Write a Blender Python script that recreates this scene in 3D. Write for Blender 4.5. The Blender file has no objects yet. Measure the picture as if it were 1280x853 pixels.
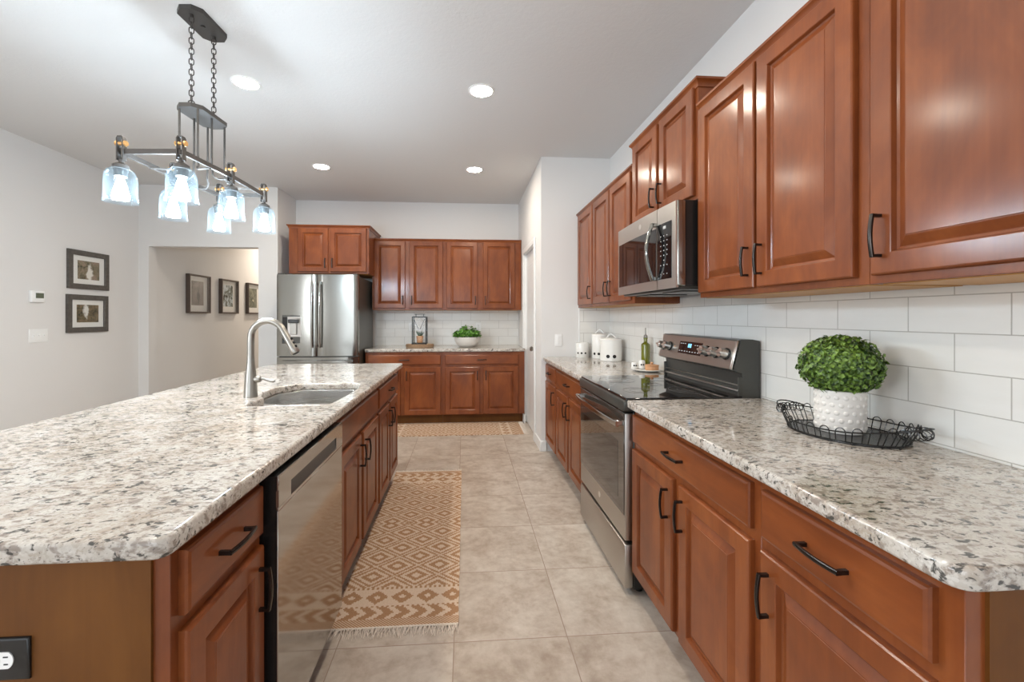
import bpy, bmesh, math, random
from mathutils import Vector, Matrix
random.seed(7)
S = bpy.context.scene
COL = S.collection
R = math.radians
# ------------------------------------------------------------------ camera, light, exposure
cam_d = bpy.data.cameras.new('camera'); cam = bpy.data.objects.new('camera', cam_d); COL.objects.link(cam)
cam_d.sensor_width = 36; cam_d.lens = 528.18 / 1280 * 36
cam_d.shift_x = (640 - 618.905) / 1280; cam_d.shift_y = -(426.5 - 396.42) / 1280
cam_d.clip_start = .02
cam.location = (0, 0, 1.2971); cam.rotation_euler = (R(90), 0, R(-4.098))
S.camera = cam
S.view_settings.view_transform = 'Standard'; S.view_settings.look = 'None'
S.view_settings.exposure = 0.09; S.view_settings.gamma = 1; S.view_settings.use_curve_mapping = False
S.cycles.use_denoising = True
S.cycles.max_bounces = 10; S.cycles.diffuse_bounces = 5; S.cycles.transparent_max_bounces = 16
S.cycles.sample_clamp_indirect = 6
W = bpy.data.worlds.new('sky'); S.world = W; W.use_nodes = True
W.node_tree.nodes['Background'].inputs[0].default_value = (.80, .90, 1, 1)
W.node_tree.nodes['Background'].inputs[1].default_value = 1.6

def area(name, loc, rot, sx, sy, power, col=(1, 1, 1), shape='RECTANGLE', spread=180):
    l = bpy.data.lights.new(name, 'AREA'); l.shape = shape; l.size = sx; l.size_y = sy
    l.energy = power; l.color = col; l.spread = R(spread)
    o = bpy.data.objects.new(name, l); COL.objects.link(o); o.location = loc; o.rotation_euler = rot
    return o
BULB = 235.0
DOWN = 250.0
# daylight through the sliding door behind the camera; unseen left window light is added fill
area('daylight_slider', (-1.2, -3.30, 1.25), (R(90), 0, 0), 3.0, 2.2, 30, (.92, .96, 1))
area('fill_left_window', (-3.88, -.9, 1.55), (R(90), 0, R(-90)), 2.0, 1.4, 85, (.92, .96, 1))
area('hall_ceiling_light', (-3.05, 8.1, 2.80), (0, 0, 0), .35, .35, 26, (1, .86, .70), 'DISK')

# ------------------------------------------------------------------ node helpers
class NT:
    def __init__(s, name):
        s.m = bpy.data.materials.new(name); s.m.use_nodes = True
        s.t = s.m.node_tree; s.t.nodes.clear()
        s.out = s.t.nodes.new('ShaderNodeOutputMaterial')
    def n(s, typ, **k):
        nd = s.t.nodes.new('ShaderNode' + typ)
        for a, v in k.items(): setattr(nd, a, v)
        return nd
    def l(s, a, b): s.t.links.new(a, b)
    def put(s, sock, v):
        if isinstance(v, bpy.types.NodeSocket): s.l(v, sock)
        elif isinstance(v, tuple) and len(v) == 3 and sock.type == 'RGBA': sock.default_value = (*v, 1)
        else: sock.default_value = v
    def math(s, op, a, b=None, c=None):
        nd = s.n('Math', operation=op); s.put(nd.inputs[0], a)
        if b is not None: s.put(nd.inputs[1], b)
        if c is not None: s.put(nd.inputs[2], c)
        return nd.outputs[0]
    def pos(s): return s.n('NewGeometry').outputs['Position']
    def obj(s): return s.n('TexCoord').outputs['Object']
    def map(s, v, sc=(1, 1, 1), loc=(0, 0, 0), rot=(0, 0, 0)):
        nd = s.n('Mapping'); s.l(v, nd.inputs[0]); nd.inputs[1].default_value = loc
        nd.inputs[2].default_value = rot; nd.inputs[3].default_value = sc; return nd.outputs[0]
    def xyz(s, v):
        nd = s.n('SeparateXYZ'); s.l(v, nd.inputs[0]); return nd.outputs
    def comb(s, x, y, z=0.0):
        nd = s.n('CombineXYZ'); s.put(nd.inputs[0], x); s.put(nd.inputs[1], y); s.put(nd.inputs[2], z); return nd.outputs[0]
    def noise(s, v, sc, det=2, rough=.5, dist=0.0):
        nd = s.n('TexNoise'); s.l(v, nd.inputs['Vector']); nd.inputs['Scale'].default_value = sc
        nd.inputs['Detail'].default_value = det; nd.inputs['Roughness'].default_value = rough
        nd.inputs['Distortion'].default_value = dist; return nd.outputs[0]
    def ramp(s, f, stops, interp='LINEAR'):
        nd = s.n('ValToRGB'); s.put(nd.inputs[0], f); cr = nd.color_ramp; cr.interpolation = interp
        while len(cr.elements) < len(stops): cr.elements.new(.5)
        for e, (p, c) in zip(cr.elements, stops):
            e.position = p; e.color = (*c, 1) if isinstance(c, tuple) else (c, c, c, 1)
        return nd.outputs[0]
    def mix(s, f, a, b, bt='MIX'):
        nd = s.n('Mix', data_type='RGBA', blend_type=bt); s.put(nd.inputs[0], f); s.put(nd.inputs[6], a); s.put(nd.inputs[7], b)
        return nd.outputs[2]
    def bump(s, h, strength=.2, dist=.005):
        nd = s.n('Bump'); s.l(h, nd.inputs['Height']); nd.inputs['Strength'].default_value = strength
        nd.inputs['Distance'].default_value = dist; return nd.outputs[0]
    def bsdf(s, **k):
        b = s.n('BsdfPrincipled')
        for a, v in k.items():
            s.put(b.inputs[a.replace('_', ' ')], v)
        s.l(b.outputs[0], s.out.inputs[0]); return s.m

def plain(name, col, rough=.5, metal=0.0, var=.06, vs=20, bump=0, coat=0.0, spec=.5):
    t = NT(name); o = t.obj()
    f = t.noise(o, vs, 3)
    c = t.mix(f, tuple(x * (1 - var) for x in col), tuple(min(1, x * (1 + var)) for x in col))
    k = dict(Base_Color=c, Roughness=rough, Metallic=metal, Coat_Weight=coat, Specular_IOR_Level=spec)
    if bump: k['Normal'] = t.bump(t.noise(o, vs * 6, 3), bump, .002)
    return t.bsdf(**k)

def wall_mat(name, col, bump=.12, sc=90):
    t = NT(name); p = t.pos()
    f = t.noise(p, 1.3, 3)
    c = t.mix(f, tuple(x * .98 for x in col), col)
    h = t.noise(p, sc, 4, .6)
    return t.bsdf(Base_Color=c, Roughness=.75, Normal=t.bump(h, bump, .004), Specular_IOR_Level=.25)

def wood_mat(name, horiz=False, cols=((.130, .030, .0062), (.195, .048, .0100), (.262, .073, .0160)), coat=.55):
    t = NT(name); o = t.obj()
    rnd = t.n('ObjectInfo').outputs['Random']
    off = t.math('MULTIPLY', rnd, 13.0)
    va = t.n('VectorMath', operation='ADD'); t.l(o, va.inputs[0]); t.l(t.comb(off, off, off), va.inputs[1])
    v = va.outputs[0]
    g = t.noise(t.map(v, (2.0, 90, 90) if horiz else (90, 90, 2.0)), 1.0, 3, .5)
    b = t.noise(t.map(v, (3, 7, 7) if horiz else (7, 7, 3)), 1.0, 4, .6, .5)
    f = t.math('ADD', t.math('MULTIPLY', g, .16), t.math('MULTIPLY', b, .84))
    c = t.ramp(f, [(.30, cols[0]), (.5, cols[1]), (.70, cols[2])])
    tint = t.mix(rnd, (.94, .94, .94), (1.05, 1.03, 1.0))
    c = t.mix(1.0, c, tint, 'MULTIPLY')
    return t.bsdf(Base_Color=c, Roughness=.5, Coat_Weight=coat, Coat_Roughness=.17, Specular_IOR_Level=.25)

def granite_mat():
    t = NT('speckled_granite'); p = t.pos()
    big = t.noise(p, 9, 4, .6)
    base = t.ramp(big, [(.32, (.41, .365, .310)), (.5, (.515, .475, .425)), (.66, (.57, .545, .505))])
    br = t.noise(t.map(p, loc=(7, 4, 9)), 16, 5, .65, .3)
    base = t.mix(t.ramp(br, [(.50, 0.0), (.68, .55)]), base, (.34, .255, .18))
    vo = t.n('TexVoronoi'); t.l(p, vo.inputs['Vector']); vo.inputs['Scale'].default_value = 170
    gr = t.xyz(vo.outputs['Color'])[0]
    base = t.mix(t.math('MULTIPLY', t.math('SUBTRACT', gr, .30), .30), base, (.95, .93, .90))
    q = t.map(p, (.62, 1, 1))
    den = t.noise(p, 8, 2)
    dd = t.math('MULTIPLY', t.math('SUBTRACT', den, .5), .20)
    cl = t.math('ADD', t.noise(t.map(q, loc=(3, 1, 2)), 58, 3, .6, .3), dd)
    base = t.mix(t.ramp(cl, [(.515, 0.0), (.62, .78)]), base, (.235, .190, .160))
    fl = t.math('ADD', t.noise(t.map(q, loc=(11, 2, 5)), 66, 3, .6, .4), dd)
    base = t.mix(t.ramp(fl, [(.575, 0.0), (.645, .93)]), base, (.050, .050, .046))
    fs = t.noise(t.map(p, loc=(1, 8, 3)), 170, 2, .5)
    base = t.mix(t.ramp(fs, [(.62, 0.0), (.70, .75)]), base, (.13, .11, .10))
    return t.bsdf(Base_Color=base, Roughness=.09, Specular_IOR_Level=.55)

def brick_mask(t, u, v, w, h, off, mortar):
    b = t.n('TexBrick'); t.l(t.comb(u, v), b.inputs['Vector'])
    b.offset = off; b.squash = 1; b.inputs['Scale'].default_value = 1
    b.inputs['Brick Width'].default_value = w; b.inputs['Row Height'].default_value = h
    b.inputs['Mortar Size'].default_value = mortar; b.inputs['Mortar Smooth'].default_value = .3
    b.inputs['Color1'].default_value = (.35, .35, .35, 1); b.inputs['Color2'].default_value = (.65, .65, .65, 1)
    return b.outputs['Fac'], b.outputs['Color']

def floor_mat():
    t = NT('stone_look_floor_tile'); p = t.pos(); x, y, z = t.xyz(p)
    u = t.math('ADD', x, .0433 + .4572 * 20); v = t.math('ADD', y, -1.6894 + .4572 * 20)
    m, cell = brick_mask(t, u, v, .4572, .4572, 0.0, .0022)
    sh = t.n('VectorMath', operation='ADD'); t.l(p, sh.inputs[0])
    cx = t.math('FLOOR', t.math('DIVIDE', u, .4572)); cy = t.math('FLOOR', t.math('DIVIDE', v, .4572))
    t.l(t.comb(t.math('MULTIPLY', cx, 3.7), t.math('MULTIPLY', cy, 5.3), 0.0), sh.inputs[1])
    q = sh.outputs[0]
    a = t.noise(q, 5, 6, .62, .6); b = t.noise(q, 22, 5, .6); d = t.noise(q, 1.6, 3)
    f = t.math('ADD', t.math('ADD', t.math('MULTIPLY', a, .5), t.math('MULTIPLY', b, .3)), t.math('MULTIPLY', d, .2))
    c = t.ramp(f, [(.36, (.33, .262, .206)), (.46, (.44, .370, .307)), (.54, (.525, .460, .395)), (.66, (.615, .555, .492))])
    c = t.mix(m, c, (.33, .25, .20))
    h = t.math('SUBTRACT', t.math('MULTIPLY', b, .15), m)
    return t.bsdf(Base_Color=c, Roughness=t.mix(m, (.36, .36, .36), (.8, .8, .8)), Normal=t.bump(h, .35, .003))

def tile_mat(name, axis, u0, z0=.92):
    t = NT(name); p = t.pos(); c3 = t.xyz(p)
    u = t.math('ADD', c3[axis], -u0 + .2545 * 40); v = t.math('ADD', c3[2], -z0 + .11 * 20)
    m, cell = brick_mask(t, u, v, .2545, .11, .5, .0018)
    n1 = t.noise(t.map(p, (1, 1, 4)), 7, 3)
    c = t.mix(n1, (.77, .755, .715), (.83, .82, .79))
    c = t.mix(m, c, (.46, .44, .40))
    h = t.math('SUBTRACT', t.math('MULTIPLY', t.noise(t.map(p, (1, 1, 3)), 9, 3), .35), m)
    return t.bsdf(Base_Color=c, Roughness=t.mix(m, (.14, .14, .14), (.8, .8, .8)), Normal=t.bump(h, .35, .003))

def steel_mat(name, col=(.56, .55, .525), rough=.24, horiz=True, aniso=.5):
    t = NT(name); o = t.obj()
    g = t.noise(t.map(o, (3, 3, 400) if horiz else (400, 400, 3)), 1.0, 2)
    r = t.math('ADD', t.math('MULTIPLY', g, .10), rough - .05)
    c = t.mix(g, tuple(x * .96 for x in col), col)
    return t.bsdf(Base_Color=c, Metallic=1.0, Roughness=r)

def glass_mat(name, tint=(1, 1, 1), refl=.10, transl=0.0, rough=.02, graze=.5):
    t = NT(name)
    tr = t.n('BsdfTransparent'); tr.inputs[0].default_value = (*tint, 1)
    gl = t.n('BsdfGlossy'); gl.inputs['Roughness'].default_value = rough
    lw = t.n('LayerWeight'); lw.inputs[0].default_value = .5
    f = t.math('ADD', t.math('MULTIPLY', t.math('POWER', lw.outputs['Facing'], 4.0), graze), refl)
    wob = t.noise(t.obj(), 30, 2); gl_n = t.bump(wob, .08, .002); t.l(gl_n, gl.inputs['Normal'])
    mx = t.n('MixShader'); t.l(f, mx.inputs[0]); t.l(tr.outputs[0], mx.inputs[1]); t.l(gl.outputs[0], mx.inputs[2])
    last = mx.outputs[0]
    if transl:
        tl = t.n('BsdfTranslucent'); tl.inputs[0].default_value = (.80, .92, 1, 1)
        df = t.n('BsdfDiffuse'); df.inputs[0].default_value = (.80, .92, 1, 1)
        m1 = t.n('MixShader'); m1.inputs[0].default_value = .5; t.l(tl.outputs[0], m1.inputs[1]); t.l(df.outputs[0], m1.inputs[2])
        m2 = t.n('MixShader'); t.l(t.math('ADD', t.math('MULTIPLY', lw.outputs['Facing'], transl * 1.6), transl * .5), m2.inputs[0])
        t.l(last, m2.inputs[1]); t.l(m1.outputs[0], m2.inputs[2]); last = m2.outputs[0]
    t.l(last, t.out.inputs[0]); return t.m

def emit_mat(name, col, strength):
    t = NT(name); e = t.n('Emission'); e.inputs[0].default_value = (*col, 1); e.inputs[1].default_value = strength
    t.l(e.outputs[0], t.out.inputs[0]); return t.m

def leaf_mat(name, c0, c1):
    t = NT(name); p = t.obj()
    f = t.noise(p, 70, 2)
    return t.bsdf(Base_Color=t.ramp(f, [(.35, c0), (.65, c1)]), Roughness=.42)

def rug_mat(name, L, Wd):
    t = NT(name); x, y, z = t.xyz(t.obj())
    gx, gy = .0056, .0082
    qx = t.math('MULTIPLY', t.math('FLOOR', t.math('DIVIDE', x, gx)), gx)
    qy = t.math('MULTIPLY', t.math('FLOOR', t.math('DIVIDE', y, gy)), gy)
    v = t.math('MINIMUM', qy, t.math('SUBTRACT', L, qy))
    u = qx
    # main lattice
    def tri(a, per):  # 0..1 distance from cell centre
        fr = t.math('FRACT', t.math('DIVIDE', a, per)); return t.math('MULTIPLY', t.math('ABSOLUTE', t.math('SUBTRACT', fr, .5)), 2.0)
    A = t.math('ADD', t.math('DIVIDE', t.math('ADD', u, 5 * .216), .216), t.math('DIVIDE', v, .172))
    B = t.math('SUBTRACT', t.math('DIVIDE', t.math('ADD', u, 15 * .216), .216), t.math('DIVIDE', v, .172))
    m = t.math('MAXIMUM', tri(A, 1.0), tri(B, 1.0))
    main = t.ramp(m, [(0, 0.0), (.25, 1.0), (.53, 0.0), (.76, 1.0), (.93, 0.0)], 'CONSTANT')
    # band of solid diamonds
    dm = t.math('ADD', tri(t.math('ADD', u, 3.0), .115), t.math('DIVIDE', t.math('ABSOLUTE', t.math('SUBTRACT', v, .186)), .052))
    band = t.ramp(dm, [(0, 0.0), (.30, 1.0), (.92, 0.0)], 'CONSTANT')
    # chevrons
    ch = t.math('FRACT', t.math('DIVIDE', t.math('ADD', t.math('ADD', u, t.math('MULTIPLY', t.math('ABSOLUTE', t.math('SUBTRACT', v, .083)), 1.1)), 3.0), .074))
    chev = t.math('GREATER_THAN', ch, .42)
    # edge hatch
    ha = t.math('FRACT', t.math('DIVIDE', t.math('ADD', t.math('ADD', x, t.math('MULTIPLY', y, 1.3)), 3.0), .014))
    hatch = t.math('GREATER_THAN', ha, .34)
    dots = t.math('GREATER_THAN', t.math('FRACT', t.math('DIVIDE', t.math('ADD', u, 3.0), .0224)), .45)
    def step(a): return t.math('GREATER_THAN', v, a)
    f = hatch
    for lim, pat in ((.048, chev), (.119, dots), (.129, band), (.245, dots), (.255, main)):
        f = t.mix(step(lim), f, pat)
    nz = t.noise(t.map(t.obj(), (180, 120, 1)), 1.0, 2)
    cream = t.mix(nz, (.60, .45, .33), (.78, .64, .51)); tan = t.mix(nz, (.34, .185, .095), (.50, .30, .175))
    c = t.mix(f, cream, tan)
    wx = t.math('SINE', t.math('MULTIPLY', x, 2 * math.pi / gx)); wy = t.math('SINE', t.math('MULTIPLY', y, 2 * math.pi / gy))
    h = t.math('MULTIPLY', wx, wy)
    return t.bsdf(Base_Color=c, Roughness=.9, Normal=t.bump(h, .5, .002), Specular_IOR_Level=.1)

def photo_mat(name, stops, sc, seed, streak=None):
    t = NT(name); p = t.map(t.obj(), loc=(seed, seed * .7, seed * 1.3))
    f = t.noise(p, sc, 5, .65, 1.0)
    c = t.ramp(f, stops)
    if streak:
        x, y, z = t.xyz(t.obj())
        wob = t.math('MULTIPLY', t.math('SUBTRACT', t.noise(p, 22, 3), .5), .09)
        d = t.math('ABSOLUTE', t.math('ADD', t.math('SUBTRACT', x, streak[0]), wob))
        d2 = t.math('ABSOLUTE', t.math('SUBTRACT', z, streak[1]))
        e = t.math('ADD', t.math('DIVIDE', d, streak[2]), t.math('DIVIDE', d2, streak[3]))
        c = t.mix(t.ramp(e, [(.55, 1.0), (1.0, 0.0)]), c, streak[4])
    return t.bsdf(Base_Color=c, Roughness=.25)

M = dict(
    wall=wall_mat('warm_white_wall_paint', (.75, .735, .72)),
    ceil=wall_mat('textured_ceiling_paint', (.70, .69, .68), .35, 55),
    trim=plain('white_trim_paint', (.80, .80, .79), .35, var=.02),
    floor=floor_mat(), granite=granite_mat(),
    wood=wood_mat('stained_maple'), woodh=wood_mat('stained_maple_crosswise', True),
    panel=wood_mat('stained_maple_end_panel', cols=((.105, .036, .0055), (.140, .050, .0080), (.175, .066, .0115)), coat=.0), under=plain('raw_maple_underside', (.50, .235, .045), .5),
    bronze=plain('oil_rubbed_bronze', (.055, .047, .042), .27, .9),
    iron=plain('weathered_grey_iron', (.070, .064, .060), .5, .3, vs=60),
    brass=plain('aged_brass', (.62, .36, .14), .35, .75),
    steel=steel_mat('brushed_stainless_steel', rough=.15), steelv=steel_mat('brushed_stainless_upright', (.35, .343, .315), .17, horiz=False), sinksteel=steel_mat('satin_sink_steel', (.64, .63, .61), .28),
    slate=steel_mat('dark_stainless_steel', (.52, .49, .455), .33), nickel=steel_mat('brushed_nickel', (.36, .345, .315), .30, False),
    greymetal=plain('dark_grey_enamel', (.066, .065, .058), .30, .3), chrome=plain('polished_chrome', (.88, .87, .84), .28, 1.0, var=.02),
    black=plain('black_enamel', (.012, .012, .012), .25, var=.02), blackglass=plain('black_ceramic_glass', (.008, .008, .009), .04, var=0, coat=.5),
    dwsteel=steel_mat('polished_dishwasher_steel', (.47, .445, .415), .09), mwsteel=steel_mat('satin_microwave_steel', (.66, .63, .59), .36), ovenglass=plain('tinted_oven_glass', (.045, .038, .032), .05, var=0, coat=.6),
    white=plain('white_glazed_ceramic', (.80, .79, .76), .18, var=.02), plastic=plain('white_plastic', (.86, .86, .85), .35, var=.02),
    matte=plain('matte_white_stoneware', (.74, .71, .67), .6, var=.04, bump=.1), mat_board=plain('white_mat_board', (.78, .77, .74), .8, var=.02),
    frame=plain('distressed_grey_wood', (.085, .075, .066), .6, var=.5, vs=35), frame2=plain('brown_frame_wood', (.085, .060, .048), .5, var=.3),
    lightwood=plain('bare_log_wood', (.56, .37, .21), .6, var=.3, vs=45), bark=plain('rough_bark', (.30, .19, .11), .85, var=.4, vs=60, bump=.6),
    terracotta=plain('tan_clay', (.56, .29, .14), .6, var=.12), oil=plain('green_oil_glass', (.155, .165, .008), .08, var=.2, vs=8, coat=.7),
    soil=plain('dark_soil', (.03, .022, .015), .95), dark=plain('dark_hole', (.01, .01, .01), .8),
    glass=glass_mat('clear_pane_glass', refl=.02), shade=glass_mat('seeded_shade_glass', (.92, .97, 1), .005, .005, .02, .25),
    bulb=emit_mat('bulb_glow', (.84, .93, 1.0), BULB), down=emit_mat('downlight_glow', (1, .89, .745), DOWN),
    lcd=plain('grey_green_lcd', (.11, .125, .085), .3), blue=emit_mat('blue_display', (.25, .65, 1.0), 1.6),
    leaf=leaf_mat('boxwood_leaf', (.012, .042, .007), (.185, .31, .045)), leaf2=leaf_mat('bright_herb_leaf', (.025, .085, .012), (.14, .36, .04)),
    leaf3=leaf_mat('aloe_leaf', (.02, .05, .02), (.07, .14, .05)),
    tile_r=tile_mat('white_subway_tile_right', 1, 1.118 - .2545 * .5), tile_b=tile_mat('white_subway_tile_far', 0, -.174),
    tile_e=tile_mat('white_subway_tile_return', 0, 1.405), fringe=plain('cream_cotton', (.74, .66, .58), .9, var=.15, vs=120),
    ringmark=plain('faint_grey_burner_print', (.075, .075, .075), .3), mark=plain('pale_key_marking', (.55, .55, .55), .5),
)

# ------------------------------------------------------------------ mesh helpers
class MB:
    def __init__(s): s.bm = bmesh.new()
    def add(s, bm2):
        me = bpy.data.meshes.new('t'); bm2.to_mesh(me); s.bm.from_mesh(me); bpy.data.meshes.remove(me); bm2.free(); return s
    def box(s, x0, x1, y0, y1, z0, z1, b=0.0, seg=1):
        bm = bmesh.new(); bmesh.ops.create_cube(bm, size=1)
        for v in bm.verts:
            v.co = Vector(((x0 + x1) / 2 + v.co.x * (x1 - x0), (y0 + y1) / 2 + v.co.y * (y1 - y0), (z0 + z1) / 2 + v.co.z * (z1 - z0)))
        if b: bmesh.ops.bevel(bm, geom=bm.edges[:], offset=b, segments=seg, affect='EDGES', profile=.5)
        return s.add(bm)
    def skin(s, loops, cap0=False, cap1=False, closed=True, ring=False):
        L = [[s.bm.verts.new(p) for p in lp] for lp in loops]
        n = len(L[0]); pairs = list(zip(L, L[1:])) + ([(L[-1], L[0])] if ring else [])
        for a, b in pairs:
            for i in range(n if closed else n - 1):
                j = (i + 1) % n
                try: s.bm.faces.new((a[i], a[j], b[j], b[i]))
                except ValueError: pass
        if cap0: s.bm.faces.new(L[0][::-1])
        if cap1: s.bm.faces.new(L[-1])
        return s
    def rects(s, x0, x1, z0, z1, prof, cap0=True):   # concentric rectangles facing -y, for doors and frames
        lp = []
        for ins, y in prof:
            lp.append([(x0 + ins, y, z0 + ins), (x1 - ins, y, z0 + ins), (x1 - ins, y, z1 - ins), (x0 + ins, y, z1 - ins)])
        return s.skin(lp, cap0, True)
    def lathe(s, prof, c=(0, 0, 0), n=32, cap0=True, cap1=True, sx=1, sy=1):
        lp = [[(c[0] + r * sx * math.cos(2 * math.pi * i / n), c[1] + r * sy * math.sin(2 * math.pi * i / n), c[2] + z) for i in range(n)] for r, z in prof]
        return s.skin(lp, cap0, cap1)
    def tube(s, path, r, n=8, ring=False, sec=None, up=None):
        P = [Vector(p) for p in path]; N = len(P)
        T = []
        for i in range(N):
            a = P[(i - 1) % N] if (ring or i > 0) else P[i]; b = P[(i + 1) % N] if (ring or i < N - 1) else P[i]
            T.append((b - a).normalized())
        nrm = Vector(up) if up else (Vector((0, 0, 1)) if abs(T[0].z) < .9 else Vector((1, 0, 0)))
        lp = []
        for i in range(N):
            if up is None:
                nrm = nrm - T[i] * nrm.dot(T[i]); nrm.normalize(); nn = nrm
            else:
                nn = Vector(up) - T[i] * Vector(up).dot(T[i]); nn.normalize()
            bi = T[i].cross(nn)
            rr = r[i] if isinstance(r, (list, tuple)) else r
            if sec: lp.append([P[i] + nn * a + bi * b for a, b in sec])
            else: lp.append([P[i] + (nn * math.cos(2 * math.pi * k / n) + bi * math.sin(2 * math.pi * k / n)) * rr for k in range(n)])
        return s.skin(lp, not ring, not ring, True, ring)
    def ball(s, c, rx, ry, rz, nu=20, nv=12):
        prof = []
        lp = []
        for j in range(1, nv):
            a = math.pi * j / nv - math.pi / 2
            lp.append([(c[0] + rx * math.cos(a) * math.cos(2 * math.pi * i / nu), c[1] + ry * math.cos(a) * math.sin(2 * math.pi * i / nu), c[2] + rz * math.sin(a)) for i in range(nu)])
        return s.skin(lp, True, True)
    def xf(s, mat):
        bmesh.ops.transform(s.bm, matrix=mat, verts=s.bm.verts[:]); return s
    def mesh(s, name, mat, smooth=40):
        bmesh.ops.recalc_face_normals(s.bm, faces=s.bm.faces[:])
        me = bpy.data.meshes.new(name); s.bm.to_mesh(me); s.bm.free()
        me.materials.append(mat)
        if smooth:
            for p in me.polygons: p.use_smooth = True
            me.set_sharp_from_angle(angle=R(smooth))
        return me
    def build(s, name, mat, parent=None, smooth=40, **k):
        return link(name, s.mesh(name, mat, smooth), parent, **k)
def link(name, me, parent=None, loc=None, rot=None, label=None, kind=None):
    o = bpy.data.objects.new(name, me); COL.objects.link(o)
    if parent: o.parent = parent
    if loc: o.location = loc
    if rot: o.rotation_euler = rot
    if label: o['label'] = label
    if kind: o['kind'] = kind
    return o
def thing(name, label, cat, loc=(0, 0, 0), rz=0.0, group=None):
    o = bpy.data.objects.new(name, None); COL.objects.link(o); o.empty_display_size = .05
    o.location = loc; o.rotation_euler = (0, 0, rz); o['label'] = label; o['category'] = cat
    if group: o['group'] = group
    return o
def tag(o, label, cat, group=None):
    o['label'] = label; o['category'] = cat
    if group: o['group'] = group
    return o
def struct(name, mb, mat, smooth=40, **k): return mb.build(name, mat, None, smooth, kind='structure', **k)
def copy_tree(o, parent=None):
    c = o.copy(); COL.objects.link(c)
    if parent: c.parent = parent
    for ch in list(o.children): copy_tree(ch, c)
    return c
def round_poly(pts, rads, n=6):
    out = []; N = len(pts)
    for i in range(N):
        p = Vector(pts[i]); a = (Vector(pts[i - 1]) - p); b = (Vector(pts[(i + 1) % N]) - p)
        r = rads[i] if isinstance(rads, (list, tuple)) else rads
        if r <= 0: out.append(tuple(p)); continue
        ua, ub = a.normalized(), b.normalized(); ang = ua.angle(ub); d = min(r / math.tan(ang / 2), a.length * .49, b.length * .49)
        p0, p1 = p + ua * d, p + ub * d
        for k in range(n + 1):
            t = k / n; out.append(tuple(p0 * (1 - t) ** 2 + p * 2 * t * (1 - t) + p1 * t * t))
    return out
def slab(name, mat, outer, holes, z0, z1, bev, parent=None, **k):   # a plate with a rounded edge and cut-outs
    cu = bpy.data.curves.new('c', 'CURVE'); cu.dimensions = '2D'; cu.fill_mode = 'BOTH'
    for lp in [outer] + list(holes):
        sp = cu.splines.new('POLY'); sp.points.add(len(lp) - 1)
        for q, p in zip(sp.points, lp): q.co = (p[0], p[1], 0, 1)
        sp.use_cyclic_u = True
    cu.bevel_depth = bev; cu.bevel_resolution = 2; cu.offset = -bev; cu.extrude = (z1 - z0) / 2 - bev
    tmp = bpy.data.objects.new('c', cu); COL.objects.link(tmp)
    dg = bpy.context.evaluated_depsgraph_get(); me = bpy.data.meshes.new_from_object(tmp.evaluated_get(dg))
    bpy.data.objects.remove(tmp); bpy.data.curves.remove(cu)
    bm = bmesh.new(); bm.from_mesh(me); bpy.data.meshes.remove(me)
    bmesh.ops.remove_doubles(bm, verts=bm.verts[:], dist=1e-5)
    for v in bm.verts: v.co.z += (z0 + z1) / 2
    mb = MB(); mb.add(bm)
    o = mb.build(name, mat, parent, 40, **k)
    for p in o.data.polygons:
        if abs(p.normal.z) > .995: p.use_smooth = False
    return o

# ------------------------------------------------------------------ the room
H = 2.846
XR, YB, XL, YF, YN = 1.415, 5.771, -3.80, 5.22, -3.2
struct('floor', MB().box(-4.1, 1.75, -3.5, 10.3, -.12, 0), M['floor'], 0)
struct('ceiling', MB().box(-4.1, 1.75, -3.5, 10.3, H, H + .12), M['ceil'], 0)
struct('wall_right', MB().box(XR, XR + .15, YN, 6.2, 0, H), M['wall'], 0)
struct('wall_far', MB().box(-2.36, XR, YB, YB + .15, 0, H), M['wall'], 0)
# wall with the pantry door (faces the aisle) and the short end wall beside the counter
DY0, DY1, DZ = 4.41, 5.19, 2.07
w = MB().box(.735, .86, 4.04, DY0, 0, H).box(.735, .86, DY1, YB, 0, H).box(.735, .86, DY0, DY1, DZ, H)
struct('wall_pantry', w, M['wall'], 0)
struct('wall_end', MB().box(.86, XR, 4.04, 4.16, 0, H), M['wall'], 0)
# left wall with an unseen window, added for fill light, behind the camera's left shoulder
WY0, WY1, WZ0, WZ1 = -1.9, .1, .85, 2.25
w = MB().box(XL - .15, XL, YN, WY0, 0, H).box(XL - .15, XL, WY1, YF + .13, 0, H).box(XL - .15, XL, WY0, WY1, 0, WZ0).box(XL - .15, XL, WY0, WY1, WZ1, H)
struct('wall_left', w, M['wall'], 0)
# wall with the hallway opening
OX0, OX1, OZ = -3.688, -2.452, 2.126
w = MB().box(XL, OX0, YF, YF + .13, 0, H).box(OX1, -2.23, YF, YF + .13, 0, H).box(OX0, OX1, YF, YF + .13, OZ, H)
struct('wall_hall_opening', w, M['wall'], 0)
struct('wall_alcove', MB().box(-2.36, -2.23, YF + .13, YB, 0, H), M['wall'], 0)
struct('wall_hall_left', MB().box(-3.95, -3.72, YF + .13, 10.0, 0, H), M['wall'], 0)
struct('wall_hall_right', MB().box(-2.36, -2.21, YB + .15, 10.0, 0, H), M['wall'], 0)
struct('wall_hall_end', MB().box(-3.95, -2.2, 10.0, 10.15, 0, H), M['wall'], 0)
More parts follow.
